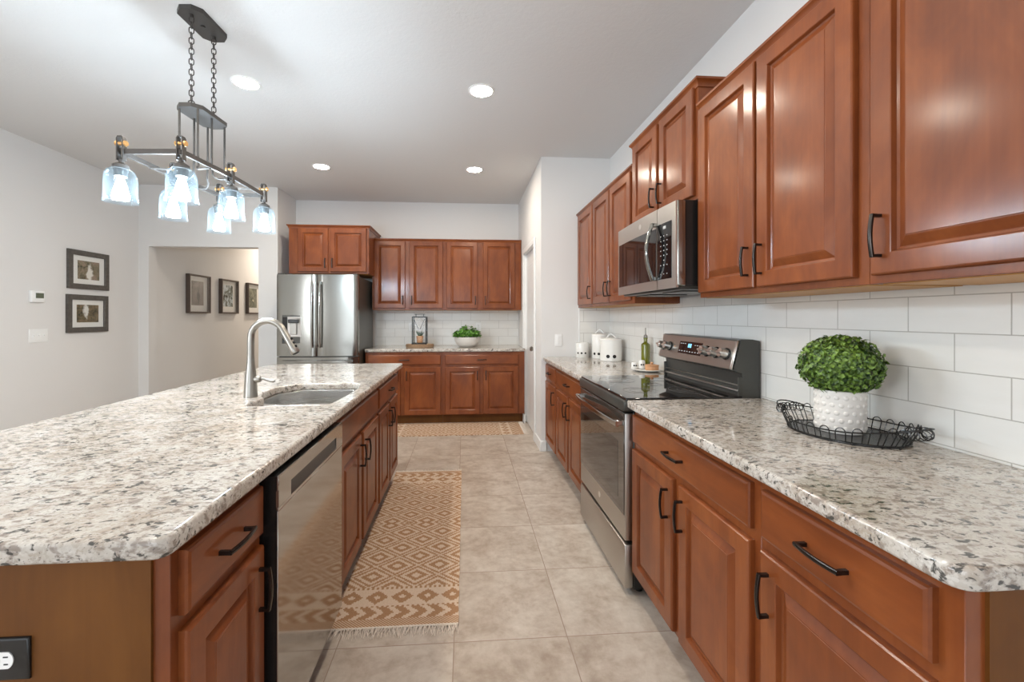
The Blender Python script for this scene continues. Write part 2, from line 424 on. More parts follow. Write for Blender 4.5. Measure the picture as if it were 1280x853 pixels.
# wall behind the camera with the sliding door
SX0, SX1, SZ = -2.8, .4, 2.35
w = MB().box(-3.95, SX0, YN - .15, YN, 0, H).box(SX1, XR + .15, YN - .15, YN, 0, H).box(SX0, SX1, YN - .15, YN, SZ, H)
struct('wall_near', w, M['wall'], 0)
def window(name, gname, a0, a1, z0, z1, n, horizontal_x, at, sub=None):
    mb = MB(); gb = MB(); t = .05
    def bar(u0, u1, q0, q1):
        if horizontal_x: mb.box(u0, u1, at - .05, at, q0, q1)
        else: mb.box(at - .05, at, u0, u1, q0, q1)
    bar(a0, a1, z0, z0 + t); bar(a0, a1, z1 - t, z1)
    for i in range(n + 1):
        c = a0 + (a1 - a0) * i / n; bar(max(a0, c - t / 2), min(a1, c + t / 2 if i else a0 + t), z0 + t, z1 - t)
    o = struct(name, mb, M['trim'], 0)
    if horizontal_x: gb.box(a0 + .02, a1 - .02, at - .028, at - .022, z0 + .02, z1 - .02)
    else: gb.box(at - .028, at - .022, a0 + .02, a1 - .02, z0 + .02, z1 - .02)
    gb.build('pane', M['glass'], o, 0)
window('door_2', 'pane', SX0, SX1, 0, SZ, 2, True, YN)
window('added_window_1', 'pane', WY0, WY1, WZ0, WZ1, 2, False, XL)  # unseen window added on the left to let in fill light
# pantry door, casing, baseboards
d = MB().box(.762, .797, DY0 + .012, DY1 - .012, .008, DZ - .012)
door = struct('door_1', d, M['trim'], 0)
for (z0, z1) in ((.25, .95), (1.08, 1.92)):
    p = MB().rects(0, .50, 0, z1 - z0, [(0, .002), (.0, -.003), (.012, -.006), (.03, -.002), (.05, -.006), (.052, -.006)])
    p.xf(Matrix.Translation((.765, DY1 - .14, z0)) @ Matrix.Rotation(R(-90), 4, 'Z')); p.build('panel', M['trim'], door)
k = MB().lathe([(.026, 0), (.026, .006), (.011, .010), (.010, .028), (.020, .034), (.027, .046), (.026, .058), (.016, .066)], n=24)
k.xf(Matrix.Translation((.762, 4.50, .955)) @ Matrix.Rotation(R(-90), 4, 'Y')); k.build('door_knob', M['nickel'], door, label='brushed nickel round door knob')
c = MB()
for y0, y1, z0, z1 in ((DY0 - .062, DY0 + .004, 0, DZ + .06), (DY1 - .004, DY1 + .062, 0, DZ + .06), (DY0 + .004, DY1 - .004, DZ - .004, DZ + .06)):
    c.box(.717, .735, y0, y1, z0, z1, .004)
for y0, y1, z0, z1 in ((DY0, DY0 + .010, 0, DZ), (DY1 - .010, DY1, 0, DZ), (DY0, DY1, DZ - .010, DZ)): c.box(.735, .86, y0, y1, z0, z1)
struct('trim_1', c, M['trim'])
struct('baseboard_pantry', MB().box(.721, .735, 4.026, DY0 - .062, 0, .10, .003).box(.721, .735, DY1 + .062, 5.12, 0, .10, .003), M['trim'])
struct('baseboard_end', MB().box(.735, .786, 4.026, 4.04, 0, .10, .003), M['trim'])
struct('baseboard_left', MB().box(XL, XL + .014, YN, YF, 0, .10, .003), M['trim'])
struct('baseboard_hall', MB().box(-3.72, -3.706, YF + .13, 10, 0, .10, .003), M['trim'])
# tiled backsplashes
struct('trim_2', MB().box(1.405, XR, .585, 4.04, .905, 1.42), M['tile_r'], 0)
struct('trim_3', MB().box(-1.18, .735, 5.761, YB, .905, 1.42), M['tile_b'], 0)
struct('trim_4', MB().box(1.115, 1.405, 4.031, 4.04, .905, 1.42), M['tile_e'], 0)
struct('trim_5', MB().box(1.103, 1.115, 4.028, 4.04, .905, 1.42, .002), M['trim'])

# ------------------------------------------------------------------ cabinets
def handle_mesh(L, name):
    mb = MB(); hl = L / 2; pts = []
    for i in range(13):
        z = -hl + L * i / 12; pts.append((0, -.0245 - .006 * math.cos(math.pi * z / L), z))
    sec = [(-.0050, -.0020), (-.0030, -.0036), (.0030, -.0036), (.0050, -.0020), (.0050, .0032), (-.0050, .0032)]
    sec = [(a * 1.0, b) for a, b in sec]
    mb.tube(pts, 1, sec=sec, up=(1, 0, 0))
    for sg in (-1, 1):
        mb.tube([(0, 0, sg * (hl - .004)), (0, -.012, sg * (hl - .004)), (0, -.0265, sg * (hl - .003))], 1, sec=[(-.0045, -.004), (.0045, -.004), (.0045, .004), (-.0045, .004)], up=(1, 0, 0))
    return mb.mesh(name, M['bronze'])
HM = handle_mesh(.112, 'handle')
DOORP = [(0, 0), (0, -.012), (.0015, -.0165), (.005, -.0195), (.054, -.0195), (.0565, -.018), (.058, -.013), (.060, -.0065), (.066, -.0045), (.068, -.0050), (.090, -.0170), (.0925, -.0172), (.0935, -.0186)]
DRAWP = [(0, 0), (0, -.012), (.003, -.0165), (.009, -.019), (.011, -.019)]
def cabinet(name, label, group, loc, rz, w, depth, z0, z1, doors=(), drawers=(), false_fronts=(), toe=True, crown=False, solid_top=None, frame_extra=True):
    t = thing(name, label, 'cabinet', loc, rz, group)
    mb = MB(); tz = .114 if toe else z0
    zt = solid_top or z1
    if not solid_top: mb.box(0, w, 0, depth, tz, zt, .0012)
    else:   # open carcass that leaves room for the bowls
        mb.box(0, w, 0, .02, tz, z1, .0012).box(0, .018, .02, depth, tz, z1).box(w - .018, w, .02, depth, tz, z1).box(.018, w - .018, .02, depth, tz, tz + .018).box(.018, w - .018, depth - .012, depth, tz + .018, z1)
    mb.build('body', M['wood'], t)
    if toe: MB().box(.001, w - .001, .075, depth - .01, .0, .114).build('toe_kick', M['panel'], t)
    if not toe: MB().box(.018, w - .018, .02, depth - .004, z0 - .002, z0 + .001).build('underside', M['under'], t, label='unstained pale maple underside')
    for x0, x1, a, b, hs in doors:
        d = MB().rects(x0, x1, a, b, DOORP).build('door', M['wood'], t, 0)
        hx = x0 + .030 if hs[0] == 'l' else x1 - .030
        hz = b - .045 - .056 if hs[1] == 't' else a + .045 + .056
        link('handle', HM, d, (hx, -.019, hz))
    for x0, x1, a, b in drawers:
        d = MB().rects(x0, x1, a, b, DRAWP).build('drawer', M['woodh'], t, 0)
        link('handle', HM, d, ((x0 + x1) / 2, -.019, (a + b) / 2), (0, R(90), 0))
    for x0, x1, a, b in false_fronts:
        MB().rects(x0, x1, a, b, DRAWP).build('false_front', M['woodh'], t, 0)
    if crown:
        l, r = (.022 if crown[0] else 0), (.022 if crown[1] else 0)
        mb = MB()
        prof = [(0.0, -.030), (.006, -.030), (.007, -.018), (.014, -.006), (.022, 0.0), (.022, .010), (0, .010)]
        for (px, pz), (qx, qz) in zip(prof, prof[1:]): pass
        lp = []
        for o, zz in prof[1:-1]:
            lp.append([(-o if crown[0] else 0, depth, z1 + zz), (-o if crown[0] else 0, -o, z1 + zz), (w + (o if crown[1] else 0), -o, z1 + zz), (w + (o if crown[1] else 0), depth, z1 + zz)])
        mb.skin(lp, True, True)
        mb.build('crown_moulding', M['woodh'], t)
    return t
BT = .876; CT = .914
RB = 'base cabinets under the right counters'
rot_r = R(-90); rot_i = R(90)
XF = .785
cabinet('base_cabinet', 'wide two-door base cabinet with drawer, right of the range', RB, (XF, 1.905, 0), rot_r, .838, .61, 0, BT,
        [(.012, .384, .125, .692, 'rt'), (.432, .812, .125, .692, 'lt')], [(.012, .810, .722, .848)])
t = cabinet('base_cabinet', 'single-door base cabinet with drawer at the near end of the right counter', RB, (XF, 1.067, 0), rot_r, .457, .61, 0, BT,
        [(.018, .420, .125, .692, 'lt')], [(.018, .420, .722, .848)])
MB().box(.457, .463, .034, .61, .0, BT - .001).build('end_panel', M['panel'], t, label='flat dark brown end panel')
cabinet('base_cabinet', 'narrow single-door base cabinet with drawer against the end wall', RB, (XF, 4.036, 0), rot_r, .506, .61, 0, BT,
        [(.045, .478, .125, .692, 'rt')], [(.045, .478, .722, .848)])
cabinet('base_cabinet', 'two-door base cabinet with wide drawer, left of the range', RB, (XF, 3.530, 0), rot_r, .861, .61, 0, BT,
        [(.016, .405, .125, .692, 'rt'), (.446, .838, .125, .692, 'lt')], [(.016, .838, .722, .848)])
# uppers on the right
RU = 'upper cabinets on the right wall'
XU = 1.100; UZ0, UZ1 = 1.386, 2.282
cabinet('wall_cabinet', 'single-door upper cabinet in the corner by the end wall', RU, (XU, 4.036, 0), rot_r, .506, .303, UZ0, UZ1,
        [(.040, .485, UZ0 + .022, UZ1 - .022, 'rb')], toe=False, crown=(0, 0))
cabinet('wall_cabinet', 'two-door upper cabinet left of the microwave', RU, (XU, 3.530, 0), rot_r, .861, .303, UZ0, UZ1,
        [(.014, .404, UZ0 + .022, UZ1 - .022, 'rb'), (.430, .818, UZ0 + .022, UZ1 - .022, 'lb')], toe=False, crown=(0, 0))
cabinet('wall_cabinet', 'short raised two-door upper cabinet directly above the microwave', RU, (XU - .010, 2.667, 0), rot_r, .762, .313, 1.852, 2.405,
        [(.022, .365, 1.872, 2.383, 'rb'), (.396, .740, 1.872, 2.383, 'lb')], toe=False, crown=(1, 1))
cabinet('wall_cabinet', 'two-door upper cabinet right of the microwave', RU, (XU, 1.905, 0), rot_r, .830, .303, UZ0, UZ1,
        [(.010, .390, UZ0 + .022, UZ1 - .022, 'rb'), (.404, .797, UZ0 + .022, UZ1 - .022, 'lb')], toe=False, crown=(0, 0))
cabinet('wall_cabinet', 'large single-door upper cabinet nearest the camera', RU, (XU, 1.075, 0), rot_r, .465, .303, UZ0, UZ1,
        [(.018, .445, UZ0 + .022, UZ1 - .022, 'lb')], toe=False, crown=(0, 1))
# far wall
YFU = 5.445
FU = 'upper cabinets on the far wall'
cabinet('wall_cabinet', 'left two-door upper cabinet above the lantern on the far wall', FU, (-1.168, YFU, 0), 0, .912, .322, UZ0, UZ1,
        [(.022, .412, UZ0 + .022, UZ1 - .022, 'rb'), (.466, .886, UZ0 + .022, UZ1 - .022, 'lb')], toe=False, crown=(1, 0))
cabinet('wall_cabinet', 'right two-door upper cabinet above the herb bowl on the far wall', FU, (-.256, YFU, 0), 0, .985, .322, UZ0, UZ1,
        [(.022, .420, UZ0 + .022, UZ1 - .022, 'rb'), (.490, .902, UZ0 + .022, UZ1 - .022, 'lb')], toe=False, crown=(0, 0))
cabinet('wall_cabinet', 'deep two-door cabinet above the refrigerator', 'upper cabinets on the far wall', (-2.072, 5.15, 0), 0, .928, .617, 1.812, 2.378,
        [(.105, .455, 1.834, 2.350, 'rb'), (.478, .900, 1.834, 2.350, 'lb')], toe=False, crown=(1, 1))
FB = 'base cabinets on the far wall'
cabinet('base_cabinet', 'far wall base cabinet below the lantern, beside the refrigerator', FB, (-1.185, 5.14, 0), 0, .918, .62, 0, BT,
        [(.03, .415, .118, .692, 'rt'), (.460, .894, .118, .692, 'lt')], [(.03, .894, .722, .840)])
cabinet('base_cabinet', 'far wall base cabinet below the herb bowl, beside the pantry door wall', FB, (-.267, 5.14, 0), 0, .996, .62, 0, BT,
        [(.030, .448, .118, .692, 'rt'), (.492, .918, .118, .692, 'lt')], [(.030, .918, .722, .840)])
# island
IB = 'base cabinets of the island'
XI = -.550
t = cabinet('base_cabinet', 'narrow island base cabinet with drawer at the near corner', IB, (XI, .832, 0), rot_i, .345, .60, 0, BT,
        [(.022, .333, .125, .692, 'rt')], [(.022, .333, .722, .848)])
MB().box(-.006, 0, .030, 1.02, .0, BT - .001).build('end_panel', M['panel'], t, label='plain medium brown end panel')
cabinet('base_cabinet', 'two-door island sink base with plain false front', IB, (XI, 1.786, 0), rot_i, .883, .60, 0, BT,
        [(.064, .440, .125, .692, 'rt'), (.484, .860, .125, .692, 'lt')], [], [(.064, .860, .722, .848)], solid_top=.655)
cabinet('base_cabinet', 'two-door island base cabinet with drawer at the far end', IB, (XI, 2.670, 0), rot_i, .762, .60, 0, BT,
        [(.022, .356, .125, .692, 'rt'), (.394, .732, .125, .692, 'lt')], [(.022, .732, .722, .848)])
o = MB().box(-1.30, -1.165, .838, 3.432, 0, BT - .001, .002).build('island_back_wall', M['wall']); tag(o, 'painted knee wall along the seating side of the island', 'knee wall')

# ------------------------------------------------------------------ worktops
sink_cut = round_poly([(-.600, 1.885), (-.582, 2.08), (-.575, 2.30), (-.605, 2.505), (-.925, 2.505), (-1.022, 2.40), (-1.025, 2.23), (-.978, 2.115), (-.952, 2.085), (-.955, 1.885)],
                      [.06, .1, .1, .07, .08, .08, .08, .04, .03, .055], 6)
isl = round_poly([(-.513, .765), (-.513, 3.552), (-1.565, 3.552), (-1.565, .765)], [.032, .02, .03, .03])
o = slab('island_worktop', M['granite'], isl, [sink_cut], BT, CT, .009); tag(o, 'large pale speckled granite worktop on the island', 'countertop', 'granite worktops')
o = slab('worktop', M['granite'], round_poly([(.747, .585), (1.404, .585), (1.404, 1.903), (.747, 1.903)], [.040, .004, .004, .006]), [], BT, CT, .009)
tag(o, 'granite worktop right of the range under the topiary', 'countertop', 'granite worktops')
o = slab('worktop', M['granite'], round_poly([(.747, 2.669), (1.404, 2.669), (1.404, 4.029), (.747, 4.029)], [.006, .004, .004, .012]), [], BT, CT, .009)
tag(o, 'short granite worktop left of the range under the white canisters', 'countertop', 'granite worktops')
o = slab('worktop', M['granite'], round_poly([(-1.188, 5.113), (.733, 5.113), (.733, 5.759), (-1.188, 5.759)], [.012, .004, .004, .004]), [], BT, CT, .009)
tag(o, 'granite worktop along the far wall under the lantern and herb bowl', 'countertop', 'granite worktops')

# ------------------------------------------------------------------ sink and faucet
t = thing('kitchen_sink', 'stainless double bowl sink set into the island', 'sink', (0, 0, 0))
bA = round_poly([(-.598, 1.892), (-.590, 2.078), (-.950, 2.078), (-.955, 1.892)], .055)
bB = round_poly([(-.585, 2.112), (-.583, 2.30), (-.608, 2.500), (-.922, 2.500), (-1.016, 2.395), (-1.018, 2.235), (-.972, 2.112)], [.05, .1, .07, .08, .08, .08, .04])
slab('rim', M['sinksteel'], round_poly([(-.5715, 1.856), (-.5715, 2.545), (-1.075, 2.545), (-1.075, 1.856)], .01), [bA, bB], .866, .8755, .002, t)
for lp in (bA, bB):
    cx = sum(p[0] for p in lp) / len(lp); cy = sum(p[1] for p in lp) / len(lp)
    def ins(f, z): return [(cx + (p[0] - cx) * f, cy + (p[1] - cy) * f, z) for p in lp]
    b = MB().skin([ins(1, .872), ins(.985, .80), ins(.965, .72), ins(.92, .692), ins(.80, .682), ins(.15, .678)], False, True).build('bowl', M['sinksteel'], t)
    MB().lathe([(.045, .0), (.042, .003), (.030, .0025), (.012, .004), (.001, .004)], (cx, cy, .6785), 20).build('drain', M['chrome'], b)
t = thing('kitchen_faucet', 'tall brushed nickel gooseneck faucet behind the island sink', 'faucet', (-1.022, 2.100, CT), R(-6))
MB().lathe([(.0300, 0), (.0305, .004), (.0290, .02), (.0275, .06), (.0245, .10), (.0195, .14), (.0170, .17), (.0158, .20)], n=32).build('body', M['nickel'], t)
path = [(0, 0, .195), (0, 0, .255), (.001, 0, .282)]
for i in range(1, 13):
    a = math.pi - i * R(156) / 12; path.append((.083 + .083 * math.cos(a), 0, .282 + .083 * math.sin(a)))
MB().tube(path, [.0158] * 3 + [.0154 + 0 * i for i in range(12)], 20).build('neck', M['nickel'], t)
e = Vector(path[-1]); dr = (Vector(path[-1]) - Vector(path[-2])).normalized()
sp = MB().tube([e - dr * .004, e + dr * .012, e + dr * .02, e + dr * .06, e + dr * .10, e + dr * .118, e + dr * .122], [.0154, .0158, .0165, .0180, .0200, .0212, .0190], 20).build('spray_head', M['nickel'], t)
MB().tube([e + dr * .1215, e + dr * .124], [.0155, .0150], 18).build('nozzle', M['dark'], sp)
side = Vector((.866, 0, .5)).cross(Vector((0, 1, 0)))
outn = Vector((0, 1, 0)).cross(dr); outn = outn if outn.x > 0 else -outn
for q in (.052, .074, .094):
    c = e + dr * q + outn * (.0165 + .03 * (q - .05)) + Vector((0, -.004, 0))
    MB().ball(c, .0062, .0062, .0075, 10, 8).build('button', M['dark'], sp)
hb = MB().tube([(.018, 0, .085), (.030, 0, .086), (.044, -.001, .086), (.050, -.001, .086)], [.014, .0165, .016, .012], 16).build('handle_hub', M['nickel'], t)
MB().tube([(.047, -.001, .088), (.065, -.004, .088), (.095, -.012, .082), (.122, -.018, .079), (.128, -.019, .079)], [.005, .0055, .0068, .0075, .004], 10).build('lever', M['nickel'], hb)

# ------------------------------------------------------------------ dishwasher
t = thing('dishwasher', 'stainless dishwasher with pocket handle between the near island cabinet and the sink base', 'dishwasher', (-.550, 1.178, 0), rot_i)
MB().box(.003, .604, .004, .58, .10, BT - .004).box(.008, .600, -.0405, .004, .114, .864).build('body', M['black'], t)
MB().box(.006, .602, .07, .56, .0, .10).build('toe_kick', M['black'], t)
d = MB()
z0, z1, x0, x1, hx0, hx1, hz0, hz1 = .112, .866, .006, .602, .088, .520, .782, .822
yf = -.047
d.box(x0, x1, yf + .0015, -.040, z0, hz0 - .012, .002).box(x0, x1, yf, -.040, hz0 - .0115, hz0, .0015).box(x0, x1, yf, -.040, hz1, z1, .002).box(x0, hx0, yf, -.040, hz0 - .002, hz1 + .002).box(hx1, x1, yf, -.040, hz0 - .002, hz1 + .002)
d = d.build('door', M['dwsteel'], t)
MB().box(hx0, hx1, -.0415, -.0403, hz0, hz1).skin([[(hx0, -.0415, hz1 - .012), (hx1, -.0415, hz1 - .012)], [(hx0, -.0425, hz0 + .014), (hx1, -.0425, hz0 + .014)], [(hx0, -.0468, hz0 - .0002), (hx1, -.0468, hz0 - .0002)]], closed=False).build('pocket_handle', M['greymetal'], d)

# ------------------------------------------------------------------ range
RG = thing('electric_range', 'stainless electric range with black glass cooktop between the right counters', 'range', (.745, 2.664, 0), rot_r)
t = RG; w = .756
MB().box(0, w, .035, .62, .03, .885, .003).build('body', M['black'], t)
for px in (.05, w - .05):
    for py in (.08, .56): MB().lathe([(.018, 0), (.018, .01), (.010, .012), (.010, .034)], (px, py, 0), 12).build('foot', M['black'], t)
MB().box(.004, w - .004, -.006, .036, .035, .238, .006, 2).build('storage_drawer', M['slate'], t)
d = MB().box(.004, w - .004, -.004, .036, .256, .848, .005, 2).build('oven_door', M['slate'], t)
MB().box(.010, w - .010, -.0075, -.003, .372, .845, .002).build('window_glass', M['ovenglass'], d)
MB().box(.085, w - .085, -.0082, -.007, .43, .70, .0004).build('inner_window', M['blackglass'], d)
hp = []
for i in range(17):
    u = i / 16; hp.append((.022 + (w - .044) * u, -.034 - .026 * math.sin(math.pi * u), .800 - .004 * math.cos(2 * math.pi * u)))
h = MB().tube(hp, 1, sec=[(-.013, -.005), (-.009, -.009), (.009, -.009), (.013, -.005), (.013, .005), (.009, .009), (-.009, .009), (-.013, .005)], up=(0, 0, 1))
for ux in (.034, w - .034): h.box(ux - .012, ux + .012, -.040, -.002, .788, .812, .003)
h.build('door_handle', M['steel'], d)
em = MB().lathe([(.016, 0), (.016, .0012), (.012, .0018), (.010, .0012), (.001, .0012)], n=24); em.xf(Matrix.Translation((w / 2, -.004, .318)) @ Matrix.Rotation(R(90), 4, 'X')); em.build('emblem', M['chrome'], d, label='round silver maker emblem')
MB().box(.0, w, -.012, .045, .858, .908, .005, 2).build('front_rail', M['greymetal'], t)
MB().box(.02, w - .02, -.013, -.011, .852, .857).box(.1, w - .1, -.006, .0, .849, .856).build('vent_slot', M['black'], t)
MB().box(.001, w - .001, .0, .592, .900, .9205, .003).build('cooktop', M['blackglass'], t)
rb = MB()
for bx, by, br in ((.20, .16, .105), (.56, .15, .085), (.20, .42, .075), (.56, .42, .11), (.38, .30, .05)):
    for q in (br, br * .62):
        rb.tube([(bx + q * math.cos(2 * math.pi * i / 40), by + q * math.sin(2 * math.pi * i / 40), .9206) for i in range(40)], .0006, 4, True)
rb.build('burner_ring', M['ringmark'], t)
# control back: world X 1.33 -> local y .585
bk = MB().skin([[(x, .560, .905), (x, .650, .905), (x, .650, 1.183), (x, .612, 1.190), (x, .560, 1.190), (x, .546, 1.186), (x, .511, 1.046), (x, .560, 1.030), (x, .568, .96)] for x in (.0, w)], True, True)
bk.build('backguard', M['greymetal'], t)
MB().box(.012, w - .012, .548, .572, .940, .950, .004, 2).box(.012, w - .012, .552, .568, .968, .972, .0015).build('ledge', M['slate'], t)
for ex in (.0005, w - .012): MB().box(ex, ex + .0115, .545, .60, .920, 1.010, .005, 2).build('end_cap', M['greymetal'], t)
sl = math.atan2(.035, .140)
pan = thing  # (alias kept local)
def on_panel(mb):   # local (x, y out of the panel, z up the panel) -> range space
    return mb.xf(Matrix.Translation((0, .5105, 1.046)) @ Matrix.Rotation(-sl, 4, 'X'))
pp = on_panel(MB().box(.012, w - .012, -.003, .001, .002, .142, .002)).build('control_panel', M['slate'], t)
for ex in (.0, w - .012): on_panel(MB().box(ex, ex + .012, -.003, .010, .0, .144, .003)).build('end_trim', M['chrome'], t)
dp = on_panel(MB().box(.235, .475, -.0045, -.002, .040, .112, .001)).build('display', M['blackglass'], pp, label='black touch display with small blue digits')
on_panel(MB().box(.335, .350, -.0052, -.004, .078, .100).box(.354, .369, -.0052, -.004, .078, .100)).build('digits', M['blue'], dp)
mk = MB()
for i in range(8): mk.box(.247 + i * .028, .259 + i * .028, -.0052, -.0044, .052, .057)
for i in range(3): mk.box(.247 + i * .024, .262 + i * .024, -.0052, -.0044, .097, .101)
for i in range(3): mk.box(.400 + i * .024, .414 + i * .024, -.0052, -.0044, .092, .096)
on_panel(mk).build('key_markings', M['mark'], dp)
on_panel(MB().lathe([(.006, 0), (.005, .003), (.001, .004)], n=12).xf(Matrix.Translation((.185, -.003, .075)) @ Matrix.Rotation(R(90), 4, 'X'))).build('indicator_light', M['terracotta'], pp)
for kx in (.050, .125, .530, .612, .694):
    kb = MB().lathe([(.029, 0), (.029, .006), (.022, .009), (.020, .010)], n=28).xf(Matrix.Translation((kx, -.003, .072)) @ Matrix.Rotation(R(90), 4, 'X'))
    kk = on_panel(kb).build('knob', M['black'], t)
    g = MB().lathe([(.0240, .008), (.0230, .034), (.0210, .039), (.001, .040)], n=28).box(-.0225, .0225, -.006, .006, .014, .048, .003)
    on_panel(g.xf(Matrix.Translation((kx, -.003, .072)) @ Matrix.Rotation(R(90), 4, 'X'))).build('grip', M['chrome'], kk)

# ------------------------------------------------------------------ microwave
t = thing('microwave', 'stainless over-the-range microwave under the raised upper cabinet', 'microwave', (.985, 2.662, 0), rot_r)
w = .752; z0, z1 = 1.432, 1.848
MB().box(.004, w - .004, .042, .415, z0 + .012, z1, .003).build('body', M['black'], t)
fr = MB().box(0, w, .006, .050, z0 + .01, z1, .008, 3).build('front_frame', M['steelv'], t)
def bow(x0, x1, za, zb, y, n=10, b=.012, th=.01):   # gently bowed front plate
    lp = []
    for i in range(n + 1):
        x = x0 + (x1 - x0) * i / n; yy = y - b * math.sin(math.pi * max(0, min(1, x / w)))
        lp.append([(x, yy, za), (x, yy + th, za), (x, yy + th, zb), (x, yy, zb)])
    return MB().skin(lp, True, True)
dr = bow(.004, .570, z0 + .004, z1 - .004, .001, 12, th=.012).build('door', M['mwsteel'], t)
bow(.030, .564, z0 + .052, z1 - .100, -.0015, 10, th=.004).build('window_glass', M['blackglass'], dr)
cp = bow(.574, w - .004, z0 + .004, z1 - .004, .001, 5, th=.012).build('control_panel', M['mwsteel'], t)
bow(.578, .712, z0 + .052, z1 - .088, -.0015, 5, th=.004).build('keypad', M['blackglass'], cp)
mk = MB()
for r_ in range(8):
    for c_ in range(3):
        if r_ in (2,) and c_ != 1: continue
        x = .612 + c_ * .030; z = z0 + .075 + r_ * .024 + (.02 if r_ > 0 else 0)
        yy = .0 - .012 * math.sin(math.pi * x / w) - .0022
        mk.box(x - .005, x + .005, yy + .0006, yy + .002, z, z + .0045)
mk.box(.640, .664, -.009, -.004, z1 - .118, z1 - .104)
mk.build('key_markings', M['mark'], cp)
hp = [];
for i in range(15):
    u = i / 14; hp.append((.560, -.026 - .034 * math.sin(math.pi * u), z0 + .052 + (z1 - z0 - .125) * u))
hd = MB().tube(hp, 1, sec=[(-.012, -.004), (-.008, -.007), (.008, -.007), (.012, -.004), (.012, .004), (.008, .007), (-.008, .007), (-.012, .004)], up=(1, 0, 0))
for hz in (z0 + .060, z1 - .082): hd.box(.548, .572, -.032, -.004, hz - .010, hz + .010, .003)
hd.build('handle', M['steelv'], dr)
em = MB().lathe([(.015, 0), (.015, .0012), (.011, .0018), (.009, .0012), (.001, .0012)], n=24).xf(Matrix.Translation((.37, -.0108, z1 - .050)) @ Matrix.Rotation(R(90), 4, 'X')); em.build('emblem', M['chrome'], dr, label='round silver maker emblem')
MB().box(.02, w - .02, .03, .40, z0 - .004, z0 + .014, .003).box(.10, .30, .08, .30, z0 - .010, z0 - .003, .002).box(.45, .65, .08, .30, z0 - .010, z0 - .003, .002).build('underside_vent', M['greymetal'], t)

# ------------------------------------------------------------------ refrigerator
t = thing('refrigerator', 'stainless french door refrigerator with water dispenser in the far left alcove', 'refrigerator', (-2.098, 4.935, 0))
w = .898
MB().box(.006, w - .006, .0, .72, .03, 1.755, .004).build('body', M['greymetal'], t)
def fdoor(x0, x1, za, zb):
    n = 14; lp = []
    pts = []
    for i in range(n + 1):
        u = i / n; x = x0 + (x1 - x0) * u
        g = (x / w - .5) * 2
        y = -.088 + .022 * g * g
        e_ = min(u, 1 - u) * (x1 - x0)
        y += max(0, (.012 - e_)) ** 2 / .012 * 1.2
        pts.append((x, y))
    poly = pts + [(x1, -.006), (x0, -.006)]
    return MB().skin([[(x, y, za) for x, y in poly], [(x, y, zb) for x, y in poly]], True, True)
def fy(x): g = (x / w - .5) * 2; return -.088 + .022 * g * g
D = {}
for nm, x0, x1 in (('l', .003, .446), ('r', .452, w - .003)):
    D[nm] = fdoor(x0, x1, .858, 1.772).build('door', M['steelv'], t, 30)
fz = fdoor(.003, w - .003, .40, .846).build('freezer_drawer', M['steelv'], t, 30)
fdoor(.003, w - .003, .05, .390).build('freezer_drawer', M['steelv'], t, 30)
for hx, dd in ((.408, 'l'), (.490, 'r')):
    hp = [];
    for i in range(15):
        u = i / 14; hp.append((hx, fy(hx) - .030 - .022 * math.sin(math.pi * u), .955 + .735 * u))
    hb = MB().tube(hp, 1, sec=[(-.011, -.006), (-.006, -.010), (.006, -.010), (.011, -.006), (.011, .006), (.006, .010), (-.006, .010), (-.011, .006)], up=(1, 0, 0))
    for hz in (.975, 1.670): hb.box(hx - .009, hx + .009, fy(hx) - .040, fy(hx) + .004, hz - .014, hz + .014, .003)
    hb.build('handle', M['steelv'], D[dd])
hp = []
for i in range(15):
    u = i / 14; x = .05 + (w - .10) * u; hp.append((x, fy(x) - .030 - .010 * math.sin(math.pi * u), .800))
hb = MB().tube(hp, 1, sec=[(-.011, -.006), (.011, -.006), (.011, .006), (-.011, .006)], up=(0, 0, 1))
for hx in (.075, w - .075): hb.box(hx - .012, hx + .012, fy(hx) - .036, fy(hx) + .004, .790, .810, .003)
hb.build('handle', M['steelv'], fz)
dx0, dx1, dz0, dz1 = .070, .290, 1.000, 1.315
y = fy(.07) - .002
ds = MB().rects(dx0, dx1, dz0, dz1, [(0, y + .030), (0, y - .006), (.004, y - .010), (.008, y - .010)]).build('dispenser', M['greymetal'], D['l'], label='dark grey water and ice dispenser')
MB().rects(dx0 + .062, dx1 - .010, dz0 + .075, dz1 - .015, [(0, y - .011), (.006, y - .0125), (.010, y - .0115)]).build('recess', M['slate'], ds)
MB().box(.165, .235, y - .034, y - .010, dz0 + .10, dz1 - .085, .004).build('paddle', M['nickel'], ds)
MB().box(dx0 + .010, dx0 + .055, y - .0125, y - .010, dz0 + .02, dz1 - .02, .001).build('control_strip', M['blackglass'], ds)
MB().box(.145, .255, y - .040, y - .010, dz1 - .085, dz1 - .045, .004).build('nozzle_housing', M['black'], ds)
for hx in (.05, w - .05): MB().box(hx - .04, hx + .04, -.06, .05, 1.757, 1.785, .004).build('hinge_cover', M['greymetal'], t)
for px in (.08, w - .08): MB().lathe([(.02, 0), (.02, .032)], (px, .08, 0), 12).build('foot', M['black'], t)

